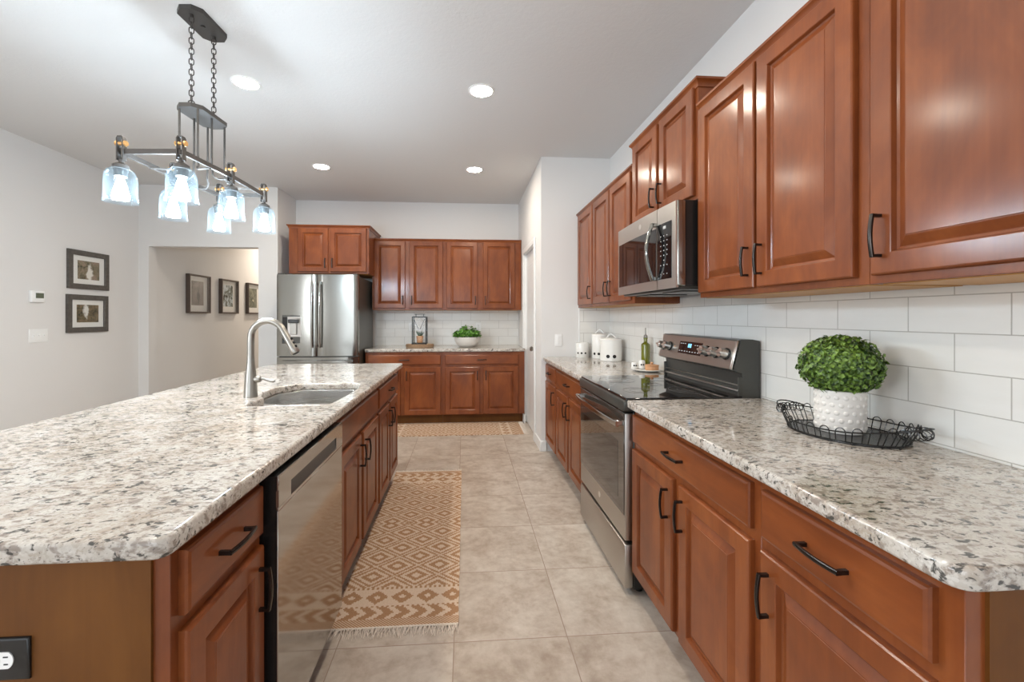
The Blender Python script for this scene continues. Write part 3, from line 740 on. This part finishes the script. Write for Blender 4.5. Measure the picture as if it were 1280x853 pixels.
# ------------------------------------------------------------------ chandelier
CX, CY = -1.372, 2.324
t = thing('chandelier', 'six-light linear chandelier with clear glass shades hanging over the island', 'chandelier', (CX, CY, 0), R(-4))
can = round_poly([(-.066, -.135), (.066, -.135), (.066, .135), (-.066, .135)], .012, 3)
def plate(zb, zt, pts): return MB().skin([[(x, y, zb) for x, y in pts], [(x, y, zt) for x, y in pts]], True, True)
octo = [(-.066, -.095), (-.030, -.130), (.030, -.130), (.066, -.095), (.066, .095), (.030, .130), (-.030, .130), (-.066, .095)]
mb = plate(H - .022, H, octo)
for q in (-.085, .085): mb.lathe([(.010, 0), (.010, .016)], (0, q, H - .038), 10)
mb.lathe([(.012, 0), (.012, .012)], (0, .0, H - .030), 10)
mb.build('canopy', M['iron'], t)
PZ = 2.350
mb = plate(PZ - .010, PZ + .010, octo)
mb.build('hanging_plate', M['iron'], t)
zb_, zt_ = PZ + .012, H - .034
for q in (-.085, .085):
    mb = MB(); n = 17; L = (zt_ - zb_) / n
    for i in range(n):
        cz = zb_ + L * (i + .5); hl = L * .62; rr = .0105 if i else .014; a0 = (i % 2) * R(90) + R(20)
        pts = []
        for k in range(16):
            a = 2 * math.pi * k / 16
            px = rr * math.cos(a); pz = (hl - rr) * (1 if math.sin(a) > 0 else -1) * (1 if abs(math.sin(a)) > 1e-6 else 0) + rr * math.sin(a)
            pts.append((px * math.cos(a0), q + px * math.sin(a0), cz + pz))
        mb.tube(pts, .0026, 6, True)
    mb.build('chain', M['iron'], t)
BZ = 2.035
sx = [.136, .152, .136]; sy = [-.335, -.005, .340]
loop = []
corner = [(-sx[0], sy[0]), (sx[0], sy[0]), (sx[1], sy[1]), (sx[2], sy[2]), (-sx[2], sy[2]), (-sx[1], sy[1])]
lp = round_poly([(x, y) for x, y in corner], [.03, .03, .2, .03, .03, .2], 6)
MB().tube([(x, y, BZ) for x, y in lp], 1, ring=True, sec=[(-.011, -.005), (.011, -.005), (.011, .005), (-.011, .005)], up=(0, 0, 1)).build('frame_bar', M['iron'], t)
for sg in (-1, 1):
    for q in (-.105, 0.0, .105):
        yy = q * 1.0; ey = q * 1.55
        pts = [(sg * .046, yy, PZ - .008), (sg * .046, yy, 2.12), (sg * .050, yy, 2.055)]
        for k in range(1, 7):
            a = k / 6 * R(90); pts.append((sg * (.050 + .05 * (1 - math.cos(a))), yy + (ey - yy) * k / 6, 2.055 - .035 * math.sin(a)))
        pts.append((sg * (.1 + .046), ey, 2.022))
        MB().tube(pts, .0052, 8).build('rod', M['iron'], t)
def light_unit(x, y, sgn):
    a = thing  # noqa
    st = MB()
    # stirrup loop above the bar
    st.tube([(x + sgn * .010, y, BZ - .04), (x + sgn * .010, y, BZ + .058), (x + sgn * .006, y, BZ + .066), (x - sgn * .012, y, BZ + .066), (x - sgn * .016, y, BZ + .058), (x - sgn * .016, y, BZ - .04)], 1, sec=[(-.011, -.0025), (.011, -.0025), (.011, .0025), (-.011, .0025)], up=(0, 1, 0))
    st.lathe([(.008, -.075), (.010, -.06), (.010, -.035), (.016, -.03)][::1], (x - sgn * .003, y, BZ), 14)
    o = st.build('socket_bracket', M['iron'], t)
    sp = MB().lathe([(.011, -.024), (.013, -.018), (.008, -.010), (.008, .010), (.013, .018), (.011, .024)], n=16)
    sp.xf(Matrix.Translation((x - sgn * .003, y, BZ + .036)) @ Matrix.Rotation(R(90), 4, 'Y')); sp.build('spool', M['brass'], o, label='brass spool knob')
    MB().lathe([(.012, .012), (.030, .0), (.031, -.016), (.026, -.018), (.024, -.05), (.019, -.052)], (x, y, BZ - .062), 24).build('socket_cup', M['iron'], o)
    sh = MB().lathe([(.027, -.070), (.034, -.074), (.050, -.088), (.0585, -.110), (.0600, -.135), (.0600, -.185), (.0615, -.212), (.0645, -.226), (.0625, -.226), (.0590, -.212), (.0578, -.185), (.0578, -.135), (.0565, -.111), (.048, -.090), (.033, -.076), (.027, -.072)], (x, y, BZ), 36, False, False)
    sh.build('glass_shade', M['shade'], t)
    b = MB().lathe([(.010, -.112), (.013, -.122), (.019, -.145), (.027, -.178), (.032, -.196), (.0325, -.205), (.028, -.213), (.002, -.217)], (x, y, BZ), 20)
    b.build('bulb', M['bulb'], t)
for i in range(3):
    light_unit(sx[i], sy[i], 1); light_unit(-sx[i], sy[i], -1)

# ------------------------------------------------------------------ recessed lights
DL = [(-1.443, 1.350, 'unseen recessed ceiling light added above the near end of the island'), (.114, 1.350, 'unseen recessed ceiling light added over the aisle nearest the camera'),  # out-of-view pair, added at the row spacing to light the near counters
      (-1.443, 2.905, 'recessed ceiling light beside the chandelier'), (.114, 2.890, 'recessed ceiling light over the aisle by the microwave'),
      (-1.472, 4.465, 'recessed ceiling light in front of the refrigerator cabinet'), (.100, 4.440, 'recessed ceiling light over the far end of the aisle')]
first = None
for x, y, lb in DL:
    if first is None:
        t = first = thing('recessed_light', lb, 'ceiling light', (x, y, H), 0, 'recessed ceiling lights')
        MB().lathe([(.072, -.001), (.074, -.006), (.084, -.005), (.092, 0)], n=40, cap0=False, cap1=False).build('trim_ring', M['plastic'], t)
        MB().lathe([(.073, -.0015), (.070, -.003), (.002, -.004)], n=40, cap0=False).build('lens', M['down'], t)
    else:
        t = copy_tree(first); t.location = (x, y, H); t['label'] = lb

# ------------------------------------------------------------------ rugs
def rug(label, loc, rz, Wd, L, ends):
    t = thing('runner_rug', label, 'rug', loc, rz, 'woven runner rugs')
    n = 40; lp = []
    m = MB(); 
    lps = []
    for j in range(n + 1):
        y = L * j / n; wv = .0016 * math.sin(j * 1.7)
        lps.append([(wv, y, .0005), (Wd + wv, y, .0005), (Wd + wv, y, .0075), (wv, y, .0075)])
    m.skin(lps, True, True); m.build('weave', rug_mat('woven_runner_%d' % int(L * 100), L, Wd), t, 30)
    rnd = random.Random(int(L * 100))
    for yy, sg in ends:
        f = MB()
        k = int(Wd / .0085)
        for i in range(k):
            x = Wd * (i + .5) / k
            for s_ in range(2):
                ln = .050 * rnd.uniform(.65, 1.25); dx = rnd.uniform(-.022, .022); hz = rnd.uniform(.003, .008)
                p = [(x, yy, .006), (x + dx * .3, yy + sg * ln * .35, hz + .003), (x + dx * .7 + rnd.uniform(-.003, .003), yy + sg * ln * .7, hz * .7), (x + dx, yy + sg * ln, .0022)]
                f.tube(p, [.0019, .0017, .0015, .0008], 5)
        f.tube([(0, yy, .006), (Wd, yy, .006)], .0042, 6)
        f.build('fringe', M['fringe'], t, 60, kind='stuff')
    return t
rug('tan and cream diamond runner rug lying along the island', (-.568, 1.785, 0), 0, .541, 1.775, ((0, -1), (1.775, 1)))
rug('tan and cream runner rug in front of the far wall base cabinets', (.655, 4.63, 0), R(90), .535, 1.60, ((0, -1), (1.60, 1)))

# ------------------------------------------------------------------ things on the right counter
t = thing('topiary_plant', 'round boxwood topiary in a white dotted pot on the wire tray', 'plant', (1.240, 1.316, .9215))
PR, PH = .068, .135
MB().lathe([(PR * .93, 0), (PR * .97, .004), (PR, .02), (PR, PH), (PR * .95, PH + .002), (PR * .93, PH - .01), (.01, PH - .012)], n=48).build('pot', M['matte'], t)
dots = MB()
for r_ in range(5):
    for i in range(18):
        a = 2 * math.pi * (i + .5 * (r_ % 2)) / 18; z = .018 + r_ * .0245
        bb_ = MB().ball((PR - .0006, 0, z), .0030, .0078, .0078, 12, 8).xf(Matrix.Rotation(a, 4, 'Z')); dots.add(bb_.bm)
dots.build('raised_dots', M['matte'], t)
def leaf(f, p, nrm, size, rnd):
    q = Vector(nrm); r0 = Vector((rnd.uniform(-1, 1), rnd.uniform(-1, 1), rnd.uniform(-1, 1)))
    tt = (r0 - q * r0.dot(q)); tt.normalize(); tt = (tt + q * rnd.uniform(.0, .7)).normalized(); bb = tt.cross(q).normalized(); n2 = bb.cross(tt)
    P = Vector(p); s_ = size
    v = [P, P + tt * s_ * .45 + bb * s_ * .36 + n2 * s_ * .10, P + tt * s_ + n2 * s_ * .02, P + tt * s_ * .45 - bb * s_ * .36 + n2 * s_ * .10, P + tt * s_ * .48]
    vs = [f.bm.verts.new(c) for c in v]
    f.bm.faces.new((vs[0], vs[1], vs[4])); f.bm.faces.new((vs[1], vs[2], vs[4])); f.bm.faces.new((vs[0], vs[4], vs[3])); f.bm.faces.new((vs[4], vs[2], vs[3]))
f = MB(); rnd = random.Random(3); bc = Vector((0, 0, PH + .080)); ex, ez = .113, .098
for i in range(2400):
    zz = 1 - 2 * (i + .5) / 2400; a = i * 2.399963; rr = math.sqrt(1 - zz * zz)
    nrm = Vector((rr * math.cos(a), rr * math.sin(a), zz)); k = rnd.uniform(.86, 1.0)
    leaf(f, bc + Vector((nrm.x * ex * k, nrm.y * ex * k, nrm.z * ez * k)), Vector((nrm.x / ex, nrm.y / ex, nrm.z / ez)).normalized(), rnd.uniform(.012, .020), rnd)
f.ball(bc, ex * .88, ex * .88, ez * .88, 20, 12)
f.build('foliage', M['leaf'], t, 0)
# wire tray
t = thing('wire_tray', 'oval black wire tray with scrolled sides under the topiary', 'tray', (1.242, 1.300, CT + .0005), R(104))
A_, B_ = .160, .138
ell = [(A_ * math.cos(2 * math.pi * i / 48), B_ * math.sin(2 * math.pi * i / 48)) for i in range(48)]
MB().skin([[(x, y, 0) for x, y in ell], [(x, y, .006) for x, y in ell]], True, True).build('base', M['black'], t)
mb = MB().tube([(x * 1.01, y * 1.01, .005) for x, y in ell], .003, 6, True)
def rim_h(a): return .034 + .022 * abs(math.cos(a)) ** 3
rim = []
for i in range(64):
    a = 2 * math.pi * i / 64; k = 1.06 + .12 * abs(math.cos(a)) ** 4; rim.append((A_ * k * math.cos(a), B_ * k * math.sin(a), rim_h(a)))
mb.tube(rim, .0022, 6, True).build('rim_wire', M['black'], t)
mb = MB(); nl = 26
for i in range(nl):
    a0 = 2 * math.pi * i / nl; a1 = 2 * math.pi * (i + .62) / nl; am = (a0 + a1) / 2
    k = 1.06 + .10 * abs(math.cos(am)) ** 4
    p0 = Vector((A_ * math.cos(a0), B_ * math.sin(a0), .004)); p1 = Vector((A_ * math.cos(a1), B_ * math.sin(a1), .004)); h = rim_h(am) + .012
    q0 = Vector((A_ * k * math.cos(a0), B_ * k * math.sin(a0), h - .014)); q1 = Vector((A_ * k * math.cos(a1), B_ * k * math.sin(a1), h - .014))
    md = (q0 + q1) / 2; pts = [p0, q0]
    for j in range(1, 8):
        b = math.pi * j / 8; pts.append(md + (q0 - md) * math.cos(b) + Vector((0, 0, .014 * math.sin(b))))
    pts += [q1, p1]
    mb.tube(pts, .0016, 5)
mb.build('scroll_wires', M['black'], t)
for sg in (-1, 1):
    mb = MB(); pts = []
    for j in range(13):
        b = -1 + 2 * j / 12; pts.append((sg * (A_ * 1.10 + .045 * (1 - b * b)), b * .062, .055 + .014 * (1 - b * b)))
    mb.tube(pts, .0024, 6)
    for j in range(7):
        b = -.8 + 1.6 * j / 6; cx_ = sg * (A_ * 1.08 + .034 * (1 - b * b)); 
        mb.tube([(cx_ + .014 * math.cos(2 * math.pi * k / 14) * sg, b * .06, .048 + .014 * math.sin(2 * math.pi * k / 14)) for k in range(14)], .0015, 5, True)
    mb.build('handle', M['black'], t)

# canisters in the far right corner
def canister(label, loc, r, h, holes, hr, lid, rz):
    t = thing('canister', label, 'canister', loc, rz, 'white canisters in the corner')
    MB().lathe([(r * .96, 0), (r, .004), (r, h), (r * .97, h + .003), (r * .92, h)] + ([(r * .90, h - .03), (.01, h - .03)] if not lid else [(.01, h)]), n=40).build('body', M['white'], t)
    for i in range(holes):
        a = -R(90) + (i - (holes - 1) / 2) * R(34)
        mb = MB().lathe([(hr, 0), (hr * .9, .0016), (.0005, .0018)], n=14).xf(Matrix.Rotation(a, 4, 'Z') @ Matrix.Translation((r - .0006, 0, .042)) @ Matrix.Rotation(R(90), 4, 'Y'))
        mb.build('hole', M['dark'], t)
    if lid:
        l = MB().lathe([(r * 1.02, h), (r * 1.03, h + .010), (r * .98, h + .016), (r * .55, h + .024), (.005, h + .026)], n=40).build('lid', M['white'], t)
        pts = [(-.042 + .084 * k / 10, 0, h + .018 + .040 * math.sin(math.pi * k / 10)) for k in range(11)]
        MB().tube(pts, 1, sec=[(-.011, -.005), (.011, -.005), (.011, .005), (-.011, .005)], up=(0, 1, 0)).build('lid_handle', M['white'], l)
    return t
canister('small open white canister with three holes, leftmost in the corner', (1.118, 3.962, CT), .062, .135, 3, .0095, False, R(-22))
canister('tall lidded white canister behind the wide one', (1.262, 3.880, CT), .074, .205, 3, .0125, True, R(-25))
canister('wide lidded white canister with two round holes in front of the tall one', (1.284, 3.640, CT), .093, .175, 2, .016, True, R(-18))
# oil bottle, plate, shakers, wooden dish
t = thing('oil_bottle', 'green glass oil bottle with pour spout left of the range', 'bottle', (1.352, 3.080, CT))
MB().lathe([(.028, 0), (.031, .004), (.032, .02), (.032, .172), (.030, .181), (.016, .190), (.0135, .198), (.0135, .218), (.0155, .220), (.0155, .228), (.012, .229)], n=28).build('bottle_body', M['oil'], t)
MB().lathe([(.0135, .226), (.0145, .232), (.0145, .244), (.0055, .250), (.0038, .262), (.0028, .292), (.0042, .294), (.0042, .302), (.001, .303)], n=18).build('pour_spout', M['nickel'], t)
o = MB().lathe([(.050, 0), (.075, .003), (.100, .012), (.106, .017), (.104, .019), (.096, .014), (.070, .007), (.002, .006)], (0, 0, 0), 48, sx=1, sy=1.15).build('plate', M['white']); o.location = (1.283, 2.905, CT); tag(o, 'white oval plate holding shaker and wooden salt box', 'plate')
t = thing('salt_cellar', 'round wooden salt box with knobbed lid on the plate', 'salt box', (1.305, 2.870, CT + .009))
MB().lathe([(.040, 0), (.045, .004), (.046, .024), (.044, .030)], n=32).build('box', M['terracotta'], t)
MB().lathe([(.044, .030), (.047, .032), (.046, .039), (.030, .042), (.008, .043), (.007, .047), (.012, .052), (.009, .057), (.001, .058)], n=32).build('lid', M['terracotta'], t)
for (lx, ly), lb in (((1.275, 2.968), 'white shaker with dark holes on the plate, beside the wooden salt box'), ((1.228, 2.985), 'shorter white shaker at the far rim of the plate')):
    hh = .060 if ly < 2.975 else .045
    t = thing('shaker', lb, 'shaker', (lx, ly, CT + .010), R(-20), 'shakers on the plate')
    MB().lathe([(.021, 0), (.023, .003), (.023, hh * .8), (.019, hh), (.002, hh + .003)], n=24).build('body', M['white'], t)
    for a in (-100, -62):
        MB().lathe([(.0065, 0), (.005, .0012), (.0005, .0014)], n=10).xf(Matrix.Rotation(R(a), 4, 'Z') @ Matrix.Translation((.0226, 0, hh * .5)) @ Matrix.Rotation(R(90), 4, 'Y')).build('hole', M['dark'], t)

# ------------------------------------------------------------------ far counter: lantern on log slice, herb bowl
t = thing('log_slice_board', 'pale log slice board with bark edge under the lantern', 'board', (-.570, 5.42, CT))
rnd = random.Random(5); n = 40
ring = [(1 + .05 * math.sin(3 * a) + rnd.uniform(-.03, .03)) for a in [2 * math.pi * i / n for i in range(n)]]
def rl(f_, z): return [(.165 * f_ * ring[i] * math.cos(2 * math.pi * i / n), .105 * f_ * ring[i] * math.sin(2 * math.pi * i / n), z) for i in range(n)]
MB().skin([rl(.96, 0), rl(.985, .006), rl(.985, .034), rl(.96, .040)], True, True).build('slice', M['lightwood'], t)
MB().skin([rl(.985, .002), rl(1.05, .004), rl(1.04, .018), rl(1.05, .036), rl(.985, .039)], False, False).build('bark_edge', M['bark'], t)
t = thing('lantern', 'black framed glass lantern on the log slice', 'lantern', (-.570, 5.42, CT + .0405))
hw, hh = .084, .335
mb = MB().box(-hw - .010, hw + .010, -hw - .010, hw + .010, 0, .014, .003)
for sx_ in (-1, 1):
    for sy_ in (-1, 1): mb.box(sx_ * hw - .006, sx_ * hw + .006, sy_ * hw - .006, sy_ * hw + .006, .014, hh)
mb.build('frame', M['black'], t)
tp = MB()
for a0, a1, b0, b1 in ((-hw - .006, hw + .006, -hw - .006, -hw + .006), (-hw - .006, hw + .006, hw - .006, hw + .006), (-hw - .006, -hw + .006, -hw + .006, hw - .006), (hw - .006, hw + .006, -hw + .006, hw - .006)): tp.box(a0, a1, b0, b1, hh, hh + .014)
tp.build('top_rim', M['black'], t)
hd = MB()
for s_ in (-1, 1): hd.box(s_ * .048 - .004, s_ * .048 + .004, -.005, .005, hh + .010, hh + .040)
hd.box(-hw, hw, -.004, .004, hh + .006, hh + .013).box(-.066, .066, -.012, .012, hh + .038, hh + .046, .003).build('carry_handle', M['black'], t)
gl = MB()
for sg in (-1, 1): gl.box(-hw + .005, hw - .005, sg * hw - .001, sg * hw + .001, .014, hh).box(sg * hw - .001, sg * hw + .001, -hw + .005, hw - .005, .014, hh)
gl.build('glass', M['glass'], t)
MB().tube([(-.066, -.070, hh - .02), (-.01, -.070, .19)], .003, 6).tube([(.066, -.070, hh - .02), (.01, -.070, .19)], .003, 6).build('cross_wires', M['black'], t)
t = thing('potted_succulent', 'small aloe in a tan pot inside the lantern', 'plant', (-.570, 5.42, CT + .0555))
MB().lathe([(.028, 0), (.036, .003), (.044, .085), (.041, .087), (.038, .078), (.002, .076)], n=28).build('pot', M['terracotta'], t)
f = MB(); rnd = random.Random(9)
for i in range(22):
    a = i * 2.4; ti = rnd.uniform(.25, 1.0); L = rnd.uniform(.06, .095); d = Vector((math.cos(a) * ti, math.sin(a) * ti, 1)).normalized()
    p = Vector((math.cos(a) * .008, math.sin(a) * .008, .076)); side_ = Vector((-math.sin(a), math.cos(a), 0))
    f.tube([p, p + d * L * .5 + Vector((0, 0, .004)), p + d * L], [.0065, .005, .0006], 6)
f.build('leaves', M['leaf3'], t)
t = thing('herb_bowl', 'white bowl of bright green herb plants on the far counter', 'plant', (.028, 5.46, CT))
MB().lathe([(.075, 0), (.095, .003), (.135, .035), (.158, .080), (.165, .125), (.160, .127), (.152, .110), (.01, .105)], n=48).build('bowl', M['matte'], t)
f = MB(); rnd = random.Random(21)
for i in range(1300):
    a = rnd.uniform(0, 2 * math.pi); rr = math.sqrt(rnd.random()) ; x, y = .165 * rr * math.cos(a), .155 * rr * math.sin(a)
    top = .165 + .115 * (1 - rr ** 2.0) * (.70 + .30 * math.sin(a * 3 + 1)); z = rnd.uniform(.15, 1.0) * (top - .118) + .118; x *= 1.08
    leaf(f, (x, y, z), Vector((x * 3, y * 3, rnd.uniform(.2, 1))).normalized(), rnd.uniform(.022, .040), rnd)
f.build('foliage', M['leaf2'], t, 0)
MB().lathe([(.150, .106), (.148, .112), (.01, .114)], n=32).build('soil', M['soil'], t)

# ------------------------------------------------------------------ outlets and switches
def plate_at(name, label, cat, loc, rz, w, h, mat, group=None):
    t = thing(name, label, cat, loc, rz, group)
    MB().rects(-w / 2, w / 2, -h / 2, h / 2, [(0, 0), (0, -.003), (.002, -.0055), (.004, -.006)]).build('cover_plate', mat, t)
    return t
def duplex(t, horizontal, mat):
    for s_ in (-1, 1):
        pts = []
        for k in range(24):
            a = 2 * math.pi * k / 24; pts.append((.0170 * max(-.88, min(.88, math.cos(a))), .0165 * math.sin(a)))
        lp0 = [((x, -.0055, z + s_ * .0195)) for x, z in pts]; lp1 = [((x, -.0075, z + s_ * .0195)) for x, z in pts]
        rc = MB().skin([lp0, lp1], True, True)
        sl_ = MB().box(-.0075, -.0055, -.0082, -.007, s_ * .0195 - .000, s_ * .0195 + .008).box(.0055, .0075, -.0082, -.007, s_ * .0195 + .001, s_ * .0195 + .008).box(-.002, .002, -.0082, -.007, s_ * .0195 - .010, s_ * .0195 - .006)
        if horizontal:
            Rm = Matrix.Rotation(R(90), 4, 'Y'); rc.xf(Rm); sl_.xf(Rm)
        o = rc.build('receptacle', mat, t); sl_.build('slots', M['dark'], o)
    MB().lathe([(.003, 0), (.002, .001)], n=10).xf(Matrix.Translation((0, -.006, 0)) @ Matrix.Rotation(R(90), 4, 'X')).build('screw', M['nickel'], t)
t = plate_at('wall_outlet', 'black outlet plate with white receptacles on the island end panel', 'outlet', (-.845, .826, .680), 0, .120, .076, M['black'])
duplex(t, True, M['plastic'])
for x, z, lb in ((-.722, 1.165, 'white outlet on the far backsplash left of the lantern'), (.185, 1.165, 'white outlet on the far backsplash right of the herb bowl')):
    t = plate_at('wall_outlet', lb, 'outlet', (x, 5.7605, z), 0, .072, .116, M['plastic'], 'white outlets on the far backsplash'); duplex(t, False, M['plastic'])
t = plate_at('light_switch', 'white rocker light switch on the end wall', 'light switch', (.905, 4.0395, 1.072), 0, .072, .118, M['plastic'])
MB().box(-.017, .017, -.0085, -.005, -.034, .034, .002).build('rocker', M['plastic'], t)
t = plate_at('light_switch', 'three-gang white switch plate on the left wall', 'light switch', (XL + .0005, 4.055, 1.130), R(90), .168, .120, M['plastic'])
for q in (-.046, 0, .046):
    MB().box(q - .005, q + .005, -.014, -.005, -.004, .011, .002).build('toggle', M['plastic'], t)
    
t = thing('thermostat', 'white wall thermostat with small grey screen', 'thermostat', (XL + .0005, 4.030, 1.478), R(90))
MB().box(-.060, .060, -.026, 0, -.052, .052, .006, 2).build('case', M['plastic'], t)
MB().box(-.024, .048, -.0275, -.025, -.014, .032, .001).build('screen', M['lcd'], t)

# ------------------------------------------------------------------ framed pictures
def picture(label, loc, rz, w, h, fw, fd, mat, img, mw, group, mbm=0.0):
    t = thing('framed_picture', label, 'picture', loc, rz, group)
    prof = [(0, 0), (0, -fd), (.004, -fd - .002), (fw - .004, -fd - .002), (fw, -fd + .002), (fw, -.006)]
    lp = [[(-w / 2 + i, y, -h / 2 + i), (w / 2 - i, y, -h / 2 + i), (w / 2 - i, y, h / 2 - i), (-w / 2 + i, y, h / 2 - i)] for i, y in prof]
    MB().skin(lp).build('frame', mat, t, 25)
    MB().box(-w / 2 + fw, w / 2 - fw, -.008, -.001, -h / 2 + fw, h / 2 - fw).build('mat', M['mat_board'], t)
    iw, ih = w / 2 - fw - mw[0], h / 2 - fw - mw[1]
    MB().box(-iw, iw, -.0095, -.0075, -ih + mbm, ih + mbm).build('print', img, t)
    MB().box(-w / 2 + fw - .001, w / 2 - fw + .001, -fd + .004, -fd + .006, -h / 2 + fw - .001, h / 2 - fw + .001).build('glazing', M['glass'], t)
g1 = 'distressed frames on the left wall'
im1 = photo_mat('waterfall_print_upper', [(.35, (.05, .045, .03)), (.5, (.20, .17, .11)), (.62, (.30, .22, .17)), (.72, (.15, .18, .07))], 14, 3.0, (.01, -.03, .05, .13, (.75, .72, .66)))
im2 = photo_mat('waterfall_print_lower', [(.35, (.03, .03, .02)), (.5, (.14, .11, .06)), (.62, (.22, .15, .09)), (.72, (.13, .15, .07))], 16, 8.0, (-.02, .03, .05, .10, (.75, .74, .70)))
picture('upper of two distressed frames on the left wall, waterfall print', (XL + .001, 4.552, 1.765), R(90), .462, .380, .050, .022, M['frame'], im1, (.058, .048), g1)
picture('lower of two distressed frames on the left wall, waterfall print', (XL + .001, 4.542, 1.331), R(90), .462, .372, .050, .022, M['frame'], im2, (.058, .048), g1)
g2 = 'brown frames in the hallway'
im3 = photo_mat('grey_figure_print', [(.35, (.10, .085, .075)), (.5, (.19, .165, .15)), (.65, (.27, .24, .22))], 5, 2.0, (.02, -.03, .04, .16, (.05, .05, .05)))
im4 = photo_mat('tree_print', [(.38, (.02, .025, .02)), (.48, (.10, .11, .07)), (.56, (.45, .52, .56)), (.7, (.62, .68, .72))], 11, 5.5)
im5 = photo_mat('misty_green_print', [(.35, (.06, .075, .05)), (.5, (.15, .155, .10)), (.65, (.28, .27, .20))], 6, 7.7, (0, -.03, .03, .03, (.6, .55, .4)))
for yc, im, lb in ((6.163, im3, 'brown framed grey bird print, first along the hallway wall'), (6.923, im4, 'brown framed tree print, middle of three on the hallway wall'), (7.705, im5, 'brown framed misty green print, farthest along the hallway wall')):
    picture(lb, (-3.719, yc, 1.615), R(90), .480, .530, .022, .050, M['frame2'], im, (.085, .075), g2, .012)
